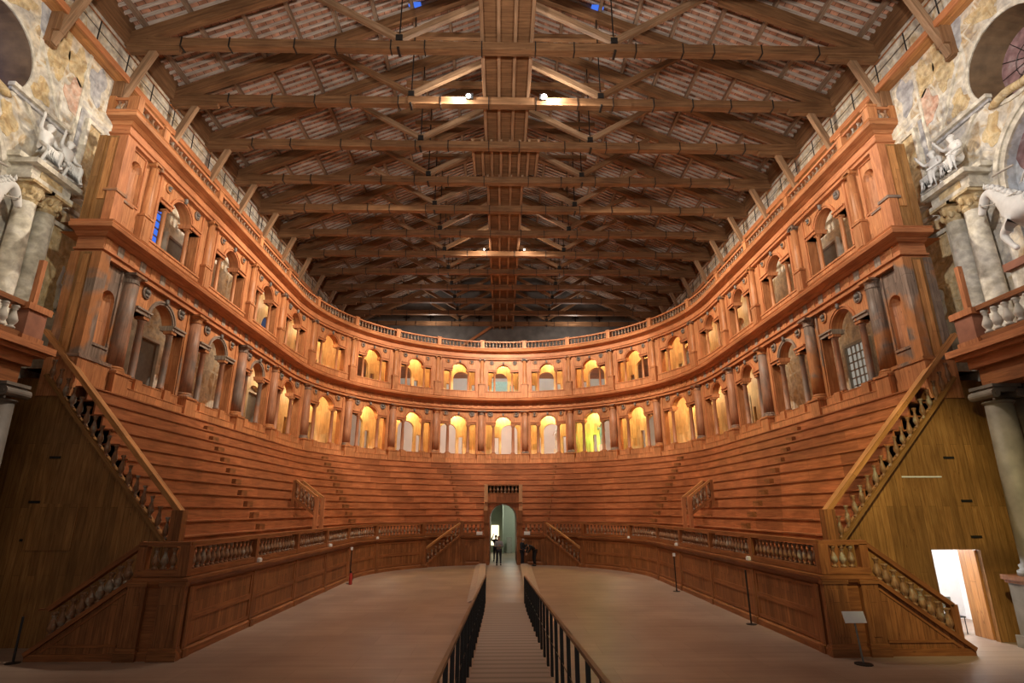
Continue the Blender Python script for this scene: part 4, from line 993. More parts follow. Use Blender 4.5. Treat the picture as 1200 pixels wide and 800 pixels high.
    # ionic column under the balcony
    t=thing('ionic_column','grey stone ionic column carrying the end of the %s balcony'%sd,'column',(sg*14.2,15.75,0)); c=(sg*14.2,15.75)
    MB().lathe([(.5,0),(.5,.12),(.42,.17),(.45,.26),(.38,.32),(.38,1.6),(.33,4.6)],24,(c[0],c[1],1.8)).build('shaft',STONEW,t,True)
    MB().box(c[0]-.52,c[0]+.52,c[1]-.52,c[1]+.52,.3,1.62).box(c[0]-.6,c[0]+.6,c[1]-.6,c[1]+.6,0,.3).build('pedestal',STONEW,t)
    MB().box(c[0]-.62,c[0]+.62,c[1]-.62,c[1]+.62,1.68,1.8).box(c[0]-.57,c[0]+.57,c[1]-.57,c[1]+.57,1.6,1.68).build('pedestal_cap',W_PTR,t)
    mb=MB().box(c[0]-.42,c[0]+.42,c[1]-.42,c[1]+.42,6.86,6.95).box(c[0]-.36,c[0]+.36,c[1]-.36,c[1]+.36,6.72,6.86).lathe([(.33,6.4),(.4,6.46),(.36,6.5)],18,(c[0],c[1],0))
    for dx in (-1,1): mb.tube([(c[0]+dx*.37,c[1]-.42,6.68),(c[0]+dx*.37,c[1]+.42,6.68)],.13,14); mb.tube([(c[0]+dx*.37,c[1]-.45,6.68),(c[0]+dx*.37,c[1]+.45,6.68)],.05,10)
    mb.build('capital',STONEW,t)
    for dx in (-1,1):
        pass
    mb=MB(); bx(mb,14.75,15.6,4,16.2,0,6.95); mb.build('wall_portal_%s'%sd,STONEW,kind='structure')
    mb=MB(); bx(mb,14.55,14.8,13.2,15.1,5.9,6.3); bx(mb,14.6,14.8,13.2,15.1,6.4,6.7); mb.build('trim_portal_%s'%sd,STONE,kind='structure')
    mb=MB(); bx(mb,14.3,15.6,11.2,14.4,8.1,10.0); mb.build('statue_plinth',FR_STONE,None,label='tall pale plinth under the horse statue on the %s'%sd,cat='plinth')
    mb=MB(); bx(mb,14.2,15.7,11.1,14.5,10.0,10.22); mb.build('plinth_cap',REDW,None,label='red-brown slab between the %s plinth and the horse statue'%sd,cat='slab')
def painted(sg):
    sd='left' if sg<0 else 'right'; X=HW; rnd=random.Random(11)
    P=[(16.88,19.0,.42,.62,.1,FR_OCHRE,'small ochre painted figure beside the walkway brace'),(16.1,18.75,.42,.95,-.15,FR_OCHRE,'tall ochre painted figure beside the round window'),(17.05,17.75,.38,.7,.2,FR_ROSE,'rose painted figure above the framed panel'),(15.8,16.95,.36,.42,0,FR_OCHRE,'ochre painted patch just over the horizontal moulding'),(15.45,19.6,.5,.7,.4,FR_GREY,'grey-blue painted cloud near the round window top'),(17.9,19.0,.4,.75,0,FR_GREY,'grey-blue painted patch under the walkway'),(15.0,15.2,.3,.55,.3,FR_OCHRE,'ochre painted patch at the arch haunch'),(18.0,13.35,.55,.28,0,FR_OCHRE,'ochre painted swag beside the corner pier'),(14.2,19.2,.6,.35,.3,FR_OCHRE,'ochre painted patch over the round window')]
    for (y,z,ry,rz,a,mt,lab) in P:
        mb=MB(); n=22; o=[]; 
        for k in range(n):
            t=2*pi*k/n; q=1+.22*sin(3*t+y)+.16*sin(5*t+z)+rnd.uniform(-.06,.06); u,v=ry*q*cos(t),rz*q*sin(t); o.append((y+u*cos(a)-v*sin(a),z+u*sin(a)+v*cos(a)))
        mb.quad([(sg*(X-.014),p,r) for p,r in o])
        for k in range(n):
            p,q=o[k],o[(k+1)%n]; mb.quad([(sg*(X-.014),*p),(sg*(X-.014),*q),(sg*(X+.01),*q),(sg*(X+.01),*p)])
        mb.build('painted_figure',mt,None,label=lab+', %s fresco wall'%sd,cat='painting')
    def bar(a,b,w,d,mt,lab):
        mb=MB(); mb.beam((sg*(X-d/2+.01),*a),(sg*(X-d/2+.01),*b),d,w,up=(0,0,1) if abs(a[1]-b[1])<2.4 else (0,1,0)); mb.build('moulding',mt,None,label=lab+', %s fresco wall'%sd,cat='moulding')
    bar((14.7,16.3),(17.1,16.3),.13,.22,FR_STONE,'pale horizontal moulding under the round window'); bar((14.75,16.18),(17.0,16.18),.1,.1,FR_GREY,'grey painted shadow band below the pale horizontal moulding')  # grey band paints the shade beneath the moulding
    bar((15.3,18.6),(16.75,16.5),.1,.06,FR_STONE,'slanting pale painted staff'); bar((17.42,14.4),(17.3,20.3),.12,.06,FR_STONE,'tall upright pale painted strip'); bar((15.2,16.35),(16.55,15.0),.12,.08,FR_STONE,'short slanting pale volute bar over the cornice')
    bar((17.62,14.2),(17.55,17.6),.16,.05,FR_GREY,'tall upright grey painted shadow strip beside the framed panel')  # grey strip paints the side shadow of the framed panel
    mb=MB(); mb.tube([(sg*(X-.1),12.6+.2*k,15.9+.05*sin(k)) for k in range(12)],[.05]+[.13]*10+[.05],9); mb.build('scroll',FR_OCHRE,None,True,label='ochre scroll moulding below the round window, %s fresco wall'%sd,cat='moulding')
for sg in (-1,1): fresco_parts(sg); painted(sg)

# ------------------------------------------------------------------ skinned figures
def skin(name, joints, edges, mat, sub=1, root=0):
    me=bpy.data.meshes.new(name); me.from_pydata([j[0] for j in joints],[],[]) if False else me.from_pydata([j[:3] for j in joints],edges,[])
    o=bpy.data.objects.new(name,me); COL.objects.link(o)
    md=o.modifiers.new('s','SKIN'); md.use_smooth_shade=True
    sl=me.skin_vertices[0].data if me.skin_vertices else None
    if sl is None:
        return None
    for k,j in enumerate(joints):
        r=j[3]; sl[k].radius=(r,r) if not isinstance(r,tuple) else r; sl[k].use_root=(k==root)
    sb=o.modifiers.new('b','SUBSURF'); sb.levels=sub; sb.render_levels=sub
    bpy.context.view_layer.update()
    dg=bpy.context.evaluated_depsgraph_get(); m2=bpy.data.meshes.new_from_object(o.evaluated_get(dg))
    bpy.data.objects.remove(o); bpy.data.meshes.remove(me)
    m2.name=name; m2.materials.clear(); m2.materials.append(mat)
    m2.polygons.foreach_set('use_smooth',[True]*len(m2.polygons))
    if not m2.uv_layers: m2.uv_layers.new(name='UVMap')
    return m2
def figure(J, mats, hair=None, loc=(0,0,0), rot=0, scale=1.0, name='person', label='', cat='person', stucco=None, sub=1, bulk=1.0):
    # J: dict of joints (x,y,z); facing -Y
    root=thing(name,label,cat,loc,None,rot); root.scale=(scale,)*3
    V=[];E=[];ix={}
    def add(n,p,r): ix[n]=len(V); V.append((*p,r*(bulk if r>.02 else 1))); return ix[n]
    add('pel',J['pel'],.115); add('wa',J['wa'],.11); add('ch',J['ch'],.135); add('nk',J['nk'],.055); 
    hd=Vector(J['hd']); nk=Vector(J['nk']); up=(hd-nk).normalized()
    add('h0',nk+(hd-nk)*.55,.06); add('h1',hd,.092); add('h2',hd+up*.08,.08)
    E+= [(0,1),(1,2),(2,3),(3,4),(4,5),(5,6)]
    for s in 'LR':
        add('sh'+s,J['sh'+s],.06); add('el'+s,J['el'+s],.042); add('wr'+s,J['wr'+s],.028)
        E+= [(ix['ch'],ix['sh'+s]),(ix['sh'+s],ix['el'+s]),(ix['el'+s],ix['wr'+s])]
        w=Vector(J['wr'+s]); e=Vector(J['el'+s]); d=(w-e).normalized(); sd=d.cross(Vector((0,1,.2))).normalized(); pn=sd.cross(d)
        p=add('pa'+s,w+d*.07,.03); E.append((ix['wr'+s],p))
        for q,(o,l) in enumerate(((-.03,.07),(-.01,.085),(.01,.08),(.03,.06))):
            a=add('f%s%d'%(s,q),w+d*.10+sd*o,.009); b=add('g%s%d'%(s,q),w+d*(.10+l*.6)+sd*o+pn*.012,.008); c=add('k%s%d'%(s,q),w+d*(.10+l)+sd*o+pn*.03,.007)
            E+= [(p,a),(a,b),(b,c)]
        a=add('t%s'%s,w+d*.06+sd*(.05 if s=='L' else -.05),.01); b=add('u%s'%s,w+d*.10+sd*(.06 if s=='L' else -.06)+pn*.01,.008); E+=[(p,a),(a,b)]
        add('hp'+s,J['hp'+s],.085); add('kn'+s,J['kn'+s],.058); add('an'+s,J['an'+s],.038)
        t=Vector(J['an'+s])+Vector(J.get('toe'+s,(0,-.16,-.05))); add('to'+s,t,.035)
        E+= [(0,ix['hp'+s]),(ix['hp'+s],ix['kn'+s]),(ix['kn'+s],ix['an'+s]),(ix['an'+s],ix['to'+s])]
    def put(nm,me,par=root):
        o=bpy.data.objects.new(nm,me); COL.objects.link(o); o.parent=par; return o
    body=put('body',skin('body',V,E,stucco or mats['skin'],sub))
    # face
    fd=Vector(J.get('face',(0,-1,0))).normalized(); sdv=fd.cross(up).normalized()
    fm=MB(); fm.sphere(tuple(hd+fd*.098+up*-.0),(.014,.016,.022),8,6)
    for s in (-1,1): fm.sphere(tuple(hd+sdv*(s*.088)),(.014,.02,.03),8,6)
    fo=fm.build('nose_and_ears',stucco or mats['skin'],root,True,local=True)
    em=MB()
    for s in (-1,1): em.sphere(tuple(hd+fd*.083+sdv*(s*.034)+up*.025),(.012,.01,.009),8,5)
    em.build('eyes',STEEL if not stucco else stucco,root,True,local=True)
    mm=MB(); mm.sphere(tuple(hd+fd*.085-up*.05),(.026,.01,.008),8,5); mm.build('mouth',mats.get('lip',stucco or mats['skin']),root,True,local=True)
    hm=MB(); hm.sphere(tuple(hd+up*.04-fd*.045),(.098,.098,.098),12,8); hm.build('hair',mats.get('hair',stucco),root,True,local=True)
    if not stucco:
        def sub_skin(nm,keys,edges,mat):
            vv=[];m={}
            for k,r in keys: m[k]=len(vv); vv.append((*V[ix[k]][:3],r))
            put(nm,skin(nm,vv,[(m[a],m[b]) for a,b in edges],mat,sub))
        sub_skin('jacket',[('pel',.15),('wa',.145),('ch',.165),('nk',.075),('shL',.082),('elL',.06),('wrL',.045),('shR',.082),('elR',.06),('wrR',.045)],[('pel','wa'),('wa','ch'),('ch','nk'),('ch','shL'),('shL','elL'),('elL','wrL'),('ch','shR'),('shR','elR'),('elR','wrR')],mats['top'])
        sub_skin('trousers',[('pel',.135),('hpL',.105),('knL',.075),('anL',.055),('hpR',.105),('knR',.075),('anR',.055)],[('pel','hpL'),('hpL','knL'),('knL','anL'),('pel','hpR'),('hpR','knR'),('knR','anR')],mats['leg'])
        for s in 'LR':
            a=Vector(J['an'+s]); t=V[ix['to'+s]]; d=Vector(t[:3])-a; d.z=0; d.normalize(); c=a+d*.07
            sm=MB(); sm.sphere((c.x,c.y,.045),(.055+abs(d.x)*.08,.055+abs(d.y)*.08,.05),10,6); sm.build('shoe',mats['shoe'],root,True,local=True)
    return root
SKIN=plain('skin_tone',(.45,.25,.17),.5,0,.06,8); C_GREY=plain('grey_jacket',(.22,.22,.25),.8); C_DARK=plain('navy_coat',(.012,.014,.025),.8); C_JEAN=plain('dark_trousers',(.015,.017,.028),.8); C_BLK=plain('black_cloth',(.01,.01,.012),.8); C_HAIR=plain('brown_hair',(.05,.03,.02),.7); C_SHOE=plain('dark_shoes',(.012,.012,.012),.6); C_LIP=plain('lips',(.4,.16,.13),.5); C_PINK=plain('grey_hair',(.30,.25,.23),.7)
STAND=dict(pel=(0,0,.95),wa=(0,0,1.12),ch=(0,0,1.32),nk=(0,0,1.5),hd=(0,-.02,1.66),shL=(.19,0,1.42),elL=(.24,-.06,1.14),wrL=(.08,-.26,1.2),shR=(-.19,0,1.42),elR=(-.24,-.06,1.14),wrR=(-.06,-.27,1.22),hpL=(.1,0,.9),knL=(.12,-.02,.5),anL=(.13,0,.08),hpR=(-.1,0,.9),knR=(-.11,-.02,.5),anR=(-.13,.02,.08))
figure(STAND,dict(skin=SKIN,top=C_GREY,leg=C_JEAN,shoe=C_SHOE,hair=C_HAIR,lip=C_LIP),loc=(-.3,40.0,0),rot=.1,scale=1.03,label='person in grey jacket standing in front of the portal arch holding something')
ST2=dict(STAND); ST2.update(wrR=(-.2,-.12,1.72),elR=(-.32,-.1,1.42))
figure(ST2,dict(skin=SKIN,top=C_DARK,leg=C_JEAN,shoe=C_SHOE,hair=C_BLK,lip=C_LIP),loc=(-.52,43.2,0),rot=-.2,scale=1.0,label='person in dark coat inside the portal behind the one in grey')
BEND=dict(pel=(0,.12,.92),wa=(0,.0,1.06),ch=(0,-.2,1.18),nk=(0,-.36,1.22),hd=(0,-.48,1.20),face=(0,-.6,-.8),shL=(.19,-.26,1.2),elL=(.2,-.34,.94),wrL=(.1,-.46,.78),shR=(-.19,-.26,1.2),elR=(-.2,-.34,.94),wrR=(-.1,-.46,.78),hpL=(.1,.12,.88),knL=(.12,.06,.48),anL=(.12,.1,.08),hpR=(-.1,.12,.88),knR=(-.12,.06,.48),anR=(-.12,.14,.08))
figure(BEND,dict(skin=SKIN,top=C_BLK,leg=C_BLK,shoe=C_SHOE,hair=C_BLK,lip=C_LIP),loc=(1.98,39.5,0),rot=-1.15,scale=1.04,label='person in black bending forward right of the portal, farther from the arch')
ST3=dict(STAND); ST3.update(hd=(0,-.1,1.6),nk=(0,-.04,1.48),wrL=(.12,-.24,1.0),wrR=(-.12,-.24,1.0),elL=(.26,-.04,1.12),elR=(-.26,-.04,1.12))
figure(ST3,dict(skin=SKIN,top=C_DARK,leg=C_JEAN,shoe=C_SHOE,hair=C_PINK,lip=C_LIP),loc=(1.27,39.85,0),rot=1.1,scale=.98,label='person in dark navy coat with bowed head right beside the portal arch')

# horse statues with riders
def horse(sg):
    sd='left' if sg<0 else 'right'
    root=thing('horse_statue','white stucco horse statue with raised foreleg in the %s wall niche'%sd,'statue',(sg*14.95,13.0,10.18))
    V=[];E=[];ix={}
    def a(n,p,r,par=None):
        ix[n]=len(V); V.append((p[0],p[1],p[2],r))
        if par: E.append((ix[par],ix[n]))
    a('b0',(0,0,1.62),.38); a('b1',(0,.55,1.62),.40,'b0'); a('b2',(0,1.0,1.7),.40,'b1'); a('c',(0,1.3,1.75),.34,'b2'); a('r',(0,-.6,1.7),.40,'b0'); a('ru',(0,-.95,1.6),.28,'r')
    a('n1',(0,1.55,2.1),.27,'c'); a('n2',(0,1.78,2.5),.22,'n1'); a('n3',(0,1.98,2.76),.18,'n2'); a('h1',(0,2.2,2.66),.16,'n3'); a('h2',(0,2.38,2.38),.12,'h1'); a('h3',(0,2.48,2.16),.095,'h2')
    for s,y in ((1,1),(-1,2)):
        x=.22*s
        up_=(s==sg*-1)
        if s==-1*sg:  # raised inner foreleg
            a('f%da'%s,(x,1.35,1.4),.19,'c'); a('f%db'%s,(x,1.75,1.12),.12,'f%da'%s); a('f%dc'%s,(x,1.55,.72),.075,'f%db'%s); a('f%dd'%s,(x,1.4,.52),.085,'f%dc'%s)
        else:
            a('f%da'%s,(x,1.25,1.3),.19,'c'); a('f%db'%s,(x,1.3,.72),.1,'f%da'%s); a('f%dc'%s,(x,1.27,.25),.07,'f%db'%s); a('f%dd'%s,(x,1.36,.07),.1,'f%dc'%s)
        a('k%da'%s,(x,-.7,1.25),.22,'r'); a('k%db'%s,(x,-.5,.95),.15,'k%da'%s); a('k%dc'%s,(x,-.88,.58),.09,'k%db'%s); a('k%dd'%s,(x,-.8,.2),.07,'k%dc'%s); a('k%de'%s,(x,-.7,.07),.1,'k%dd'%s)
    a('t1',(0,-1.2,1.5),.1,'ru'); a('t2',(0,-1.4,1.0),.12,'t1'); a('t3',(0,-1.35,.5),.06,'t2')
    o=bpy.data.objects.new('body',skin('body',V,E,STUCCO,2)); COL.objects.link(o); o.parent=root
    mn=MB(); rnd=random.Random(3)
    for k in range(26):
        q=k/25; y=1.35+.72*q; z=2.18+.72*q-.05; 
        for dx in (-.1,0,.1): mn.sphere((dx+rnd.uniform(-.03,.03),y-.16+rnd.uniform(-.04,.04),z+rnd.uniform(-.05,.06)),(.07,.08,.07),7,5)
    mn.build('mane',STUCCO,root,True,local=True)
    er=MB()
    for s in (-1,1): er.lathe([(.05,0),(.045,.08),(.0,.2)],8,(s*.09,2.04,2.88))
    er.build('ear',STUCCO,root,True,local=True)
    br=MB(); br.tube([(.13*cos(2*pi*k/12),2.3+.02*sin(2*pi*k/12),2.46+.13*sin(2*pi*k/12)) for k in range(13)],.018,5); br.tube([(.13,2.3,2.4),(.2,1.8,2.2),(.2,1.0,2.15)],.018,5); br.tube([(-.13,2.3,2.4),(-.2,1.8,2.2),(-.2,1.0,2.15)],.018,5); br.build('bridle',STONE,root,local=True)
    S=dict(pel=(0,.0,2.1),wa=(0,.0,2.3),ch=(0,.0,2.52),nk=(0,.02,2.72),hd=(0,.05,2.9),face=(0,1,0),shL=(-.2,0,2.64),elL=(-.3,.25,2.45),wrL=(-.15,.5,2.4),shR=(.2,0,2.64),elR=(.4,.25,2.7),wrR=(.35,.55,2.8),hpL=(-.25,.05,2.02),knL=(-.46,.35,1.75),anL=(-.46,.15,1.3),hpR=(.25,.05,2.02),knR=(.46,.35,1.75),anR=(.46,.15,1.3),toeL=(0,.16,-.04),toeR=(0,.16,-.04))
    r=figure(S,{},loc=(sg*14.95,13.3,10.22),stucco=STUCCO,name='rider_statue',cat='statue',label='white stucco rider seated on the %s horse statue'%sd,scale=1.0)
    MB().tube([(sg*14.95-sg*.35,13.75,13.05),(sg*14.95-sg*.35,14.45,13.12)],.035,8).build('baton',STONE,None,label='thin baton held out by the rider on the %s'%sd,cat='baton')
for sg in (-1,1): horse(sg)
# stucco figures on the fresco walls
SIT=dict(pel=(0,0,.55),wa=(0,-.02,.75),ch=(0,-.04,.98),nk=(0,-.06,1.15),hd=(0,-.1,1.3),shL=(.19,-.04,1.08),elL=(.3,-.12,.85),wrL=(.2,-.34,.72),shR=(-.19,-.04,1.08),elR=(-.34,-.1,1.1),wrR=(-.42,-.2,1.34),hpL=(.11,-.05,.52),knL=(.18,-.45,.58),anL=(.16,-.42,.1),hpR=(-.11,-.05,.52),knR=(-.2,-.4,.45),anR=(-.3,-.32,.02))
def robe(root,sc=1):
    mb=MB(); rnd=random.Random(5)
    for k in range(9): mb.tube([(-.22+.055*k,-.1,.7),(-.24+.06*k,-.38,.5),(-.26+.065*k,-.44,.05)],[.05,.07,.06],7)
    mb.build('robe',STUCCO,root,True,local=True)
for sg in (-1,1):
    sd='left' if sg<0 else 'right'
    for (y,z,x,sc,lab) in ((18.25,9.35,15.25,1.35,'white stucco seated statue beside the corner pier, %s'%sd),(17.0,14.2,15.3,1.15,'white stucco figure sitting on the cornice over the twin columns, %s wall'%sd),(16.1,14.2,15.3,1.15,'white stucco figure reclining on the cornice nearer the arch, %s wall'%sd)):
        r=figure(SIT,{},loc=(sg*x,y,z),rot=(-pi/2 if sg<0 else pi/2)*-1 if False else (pi/2 if sg<0 else -pi/2),stucco=STUCCO,name='stucco_figure',cat='statue',label=lab,scale=sc,bulk=1.3); robe(r)
    MB().box(*sorted((sg*14.95,sg*15.55)),17.9,18.6,7.9,9.75).build('statue_plinth',FR_STONE,None,label='pale block under the seated statue by the %s corner pier'%sd,cat='plinth')

# ------------------------------------------------------------------ loggia floors, corridor behind, back rooms
def slab(z,t,name,mat,SE=SEND-.9):
    mb=MB(); s=-SE; ins=[];out=[]
    n=90
    for k in range(n+1):
        s=-SE+2*SE*k/n; p=cmap(s,.3); ins.append(p)
        x,y,_=p
        if abs(s)>=LQ: out.append((HW*(1 if s>0 else -1),y))
        else:
            dx,dy=sin(s/R),cos(s/R); tt=min(HW/abs(dx) if abs(dx)>1e-6 else 1e9, (YBK-YC)/dy if dy>1e-6 else 1e9); out.append((dx*tt,YC+dy*tt))
    for k in range(n):
        q=[(*ins[k][:2],z),(*out[k],z),(*out[k+1],z),(*ins[k+1][:2],z)]; mb.quad(q[::-1]); mb.quad([(a,b,c-t) for a,b,c in q])
    mb.build(name,mat,kind='structure',grain='h')
slab(7.9,.3,'floor_lower_loggia',W_LOG); slab(13.15,.35,'floor_upper_loggia',W_LOG); slab(16.9,.2,'floor_top_light_stop',W_LOG,LQ-.5)  # top slab lies out of view, put in to contain the light
# inner timber arcade behind the curved part
for st,zf,zc in ((LO,7.9,12.7),(UP,13.15,16.7)):
    for k in range(3,14):
        a,b=COLS[k],COLS[k+1]; c=(a+b)/2; d=k-8; B=b-a; W2=2.1; up=st is UP
        rn=random.Random(k*7+(3 if up else 0)); sh=rn.uniform(-.5,.5); ro=.62*(B/3.75); zs=st['zsp']-(.25 if up else .35); M=lambda u,w,z: cmap(c+u,W2+w,z)
        mb=MB()
        def cell(u0,u1,lo0,lo1):
            mb.quad([M(u0,0,lo0),M(u1,0,lo1),M(u1,0,zc),M(u0,0,zc)],[(lo0,u0),(lo1,u1),(zc,u1),(zc,u0)]); mb.quad([M(u1,.3,lo1),M(u0,.3,lo0),M(u0,.3,zc),M(u1,.3,zc)]); mb.quad([M(u0,.3,lo0),M(u1,.3,lo1),M(u1,0,lo1),M(u0,0,lo0)])
        cell(-B/2,sh-ro-.5,zf,zf) if sh-ro-.5>-B/2 else None; cell(sh-ro-.5,sh-ro-.2,zs-.5,zs-.5); cell(sh-ro-.2,sh-ro,zf,zf)
        cell(sh+ro,sh+ro+.2,zf,zf); cell(sh+ro+.2,sh+ro+.5,zs-.5,zs-.5); cell(sh+ro+.5,B/2,zf,zf) if sh+ro+.5<B/2 else None
        for j in range(12):
            t0,t1=pi*j/12,pi*(j+1)/12; cell(sh-ro*cos(t0),sh-ro*cos(t1),zs+ro*sin(t0),zs+ro*sin(t1))
        for u in (sh-ro-.5,sh-ro-.2,sh-ro,sh+ro,sh+ro+.2,sh+ro+.5):
            if abs(u)<B/2: mb.quad([M(u,0,zf),M(u,.3,zf),M(u,.3,zs),M(u,0,zs)])
        who='behind the central bay' if d==0 else 'behind the %s bay %s of centre'%(WORDS[abs(d)-1],side(d))
        mb.build('inner_arcade_wall',W_PALE,None,label='inner timber arch wall %s, %s loggia corridor'%(who,st['name']),cat='arch wall',group='inner arch walls of the loggia corridors')
# back wall of hall
mb=MB(); mb.quad([(-HW,YBK,0),(HW,YBK,0),(HW,YBK,16.8),(-HW,YBK,16.8)][::-1]); mb.build('wall_back_lower',plain('white_mottled_plaster',(.80,.79,.74),.8,0,.10,.5),kind='structure')
mb=MB(); mb.quad([(-HW,YBK,16.8),(HW,YBK,16.8),(HW,YBK,24),(0,YBK,31),(-HW,YBK,24)][::-1]); mb.build('wall_back_gable',DARKP,kind='structure')
for j in range(9):
    x=-10.4+2.6*j; mb=MB().box(x-.06,x+.06,YBK-.12,YBK,22.7,24.0,'z').box(x-.36,x+.36,YBK-.1,YBK,23.35,23.47,'x'); mb.build('iron_cross',IRON,None,label='dark cross-shaped iron anchor on the rear gable, %s from the left'%WORDS[j],cat='anchor',group='gable wall anchors')
MB().beam((-8.97,YBK-.15,16.95),(-0.9,YBK-.15,22.6),.2,.25).build('raking_prop',W_TRIM,None,label='slanting reddish prop in front of the rear gable',cat='beam')
# fresco corridor wall pieces along the arms: recessed windows
for sg in (-1,1):
    sd='left' if sg<0 else 'right'
    WN=[(23.4,.85,8.35,10.6,'shutter','tall grey shuttered window recess in the left corridor, seen through the first lower bay'),(34.2,.7,8.3,10.4,'shutter','grey shuttered recess in the left corridor, far along the lower loggia'),
        (22.45,.36,14.4,16.6,'blue','narrow bright blue paned window in the left corridor, upper loggia'),(24.2,.75,13.6,15.6,'shutter','grey shuttered recess in the left corridor, upper loggia by the blue window'),(34.0,.9,14.2,16.5,'dusk','dusky blue window in the left corridor, far along the upper loggia')] if sg<0 else \
       [(23.4,.75,8.4,10.5,'grid','pale gridded window in the right corridor, seen through the first lower bay'),(33.6,.7,8.3,10.4,'shutter','grey shuttered recess in the right corridor, far along the lower loggia'),(24.2,.75,13.6,15.6,'shutter','grey shuttered recess in the right corridor, upper loggia')]
    for (y,w,z0,z1,kd,lab) in WN:
        t=thing('corridor_window',lab,'window',(sg*15.55,y,z0))
        mb=MB()
        for a in ((y-w-.12,y-w,z0-.1,z1+.12),(y+w,y+w+.12,z0-.1,z1+.12),(y-w,y+w,z1,z1+.12),(y-w,y+w,z0-.1,z0)): mb.box(*sorted((sg*15.4,sg*15.6)),a[0],a[1],a[2],a[3])
        mb.build('frame',STONE if kd=='shutter' else FRAMEG,t)
        MB().box(*sorted((sg*15.54,sg*15.59)),y-w,y+w,z0,z1).build('pane',dict(grid=E_PANE,blue=E_SKY,dusk=E_DUSK,shutter=SHUT)[kd],t)
        if kd in ('grid','blue'):
            g=MB(); nv=5 if kd=='grid' else 2
            for j in range(1,nv): yy=y-w+2*w*j/nv; g.box(*sorted((sg*15.49,sg*15.545)),yy-.025,yy+.025,z0,z1)
            for j in range(1,6): zz_=z0+(z1-z0)*j/6; g.box(*sorted((sg*15.49,sg*15.545)),y-w,y+w,zz_-.025,zz_+.025)
            g.build('glazing_bars',FRAMEG,t)
# statues in the loggia corridor
NUDE=dict(STAND); NUDE.update(wrL=(.3,-.1,1.0),elL=(.3,.02,1.15),wrR=(-.2,-.25,1.45),elR=(-.34,-.05,1.2))
GREENST=plain('green_light_tint',(.30,.50,.42),.6)  # green light on the statue is put into its colour
for (s,z,w,mat,lab) in ((CENT[10]+.25,7.9,1.35,GREENST,'green-lit statue standing inside the lower loggia, right of centre'),(CENT[6]-.3,7.9,3.6,STUCCO,'white statue in the lower loggia, second bay left of centre'),(CENT[5]-.2,7.9,3.2,STUCCO,'white statue in the lower loggia, third bay left of centre'),(CENT[9]+.1,7.9,3.4,STUCCO,'white statue in the lower loggia, first bay right of centre')):
    p=cmap(s,w,z); figure(NUDE,{},loc=(p[0],p[1],z+.7),rot=cang(s),stucco=mat,name='corridor_statue',cat='statue',label=lab,scale=1.0)
    MB().box(p[0]-.28,p[0]+.28,p[1]-.28,p[1]+.28,z,z+.7).build('statue_plinth',PLAST,None,label='white plinth under the '+lab.split(' in ')[0].split(' standing')[0]+', '+lab.split(', ')[-1],cat='plinth')
p=cmap(CENT[8],5.5,13.15); MB().box(-1.2,1.0,p[1],p[1]+.3,13.15,15.3).box(-.5,.6,p[1]-.06,p[1],13.15,14.8).build('display_case',plain('teal_panel',(.30,.52,.52),.5),None,label='pale teal display cabinet behind the central upper bay',cat='cabinet')

# ------------------------------------------------------------------ roof
ZT=21.9; TY0=18.8; TS=3.255; SL=.45; RIDGE=29.3
def zroof(x): return ZT+.30+(HW-abs(x))*SL
mb=MB()
for sg in (-1,1):
    x0,x1=sg*HW,0; q=[(x0,6,zroof(HW)+.5),(0,6,zroof(0)+.5),(0,YBK+.5,zroof(0)+.5),(x0,YBK+.5,zroof(HW)+.5)]
    uv=[(0,0),(17,0),(17,51),(0,51)]; mb.quad(q if sg>0 else q[::-1],uv if sg>0 else uv[::-1],0)
nb=0; y=6.2
while y<YBK:
    for sg in (-1,1): 
        mb.beam((sg*HW,y,zroof(HW)+.43),(sg*.1,y,zroof(.1)+.43),.10,.10,m=1)
    y+=.36
mb.build('ceiling',[TILE,BATT],kind='structure')
for sg in (-1,1):
    sd='left' if sg<0 else 'right'
    for k in range(9):
        x=15.0-k*1.72; MB().beam((sg*x,6,zroof(x)+.31),(sg*x,YBK,zroof(x)+.31),.16,.2).build('purlin',W_PURL,None,label='long roof purlin on the %s slope, %s up from the eaves'%(sd,WORDS[k]),cat='beam',group='roof purlins')
    for k,y in enumerate((22.0,)):
        MB().box(sg*4.6-.35,sg*4.6+.35,y-.22,y+.22,zroof(4.6)+.38,zroof(4.6)+.46).build('skylight',E_SKY,None,label='small blue skylight opening high in the %s roof slope'%sd,cat='skylight')
TR=[TY0+TS*k for k in range(-1,12)]
STRAP=MB().box(-.022,.022,-.2,.2,-.235,.235).mesh('iron_strap',IRON)
def strap(mb,p,w,h,ax='x'): mb.box(p[0]-.04,p[0]+.04,p[1]-w/2-.012,p[1]+w/2+.012,p[2]-h/2-.012,p[2]+h/2+.012)
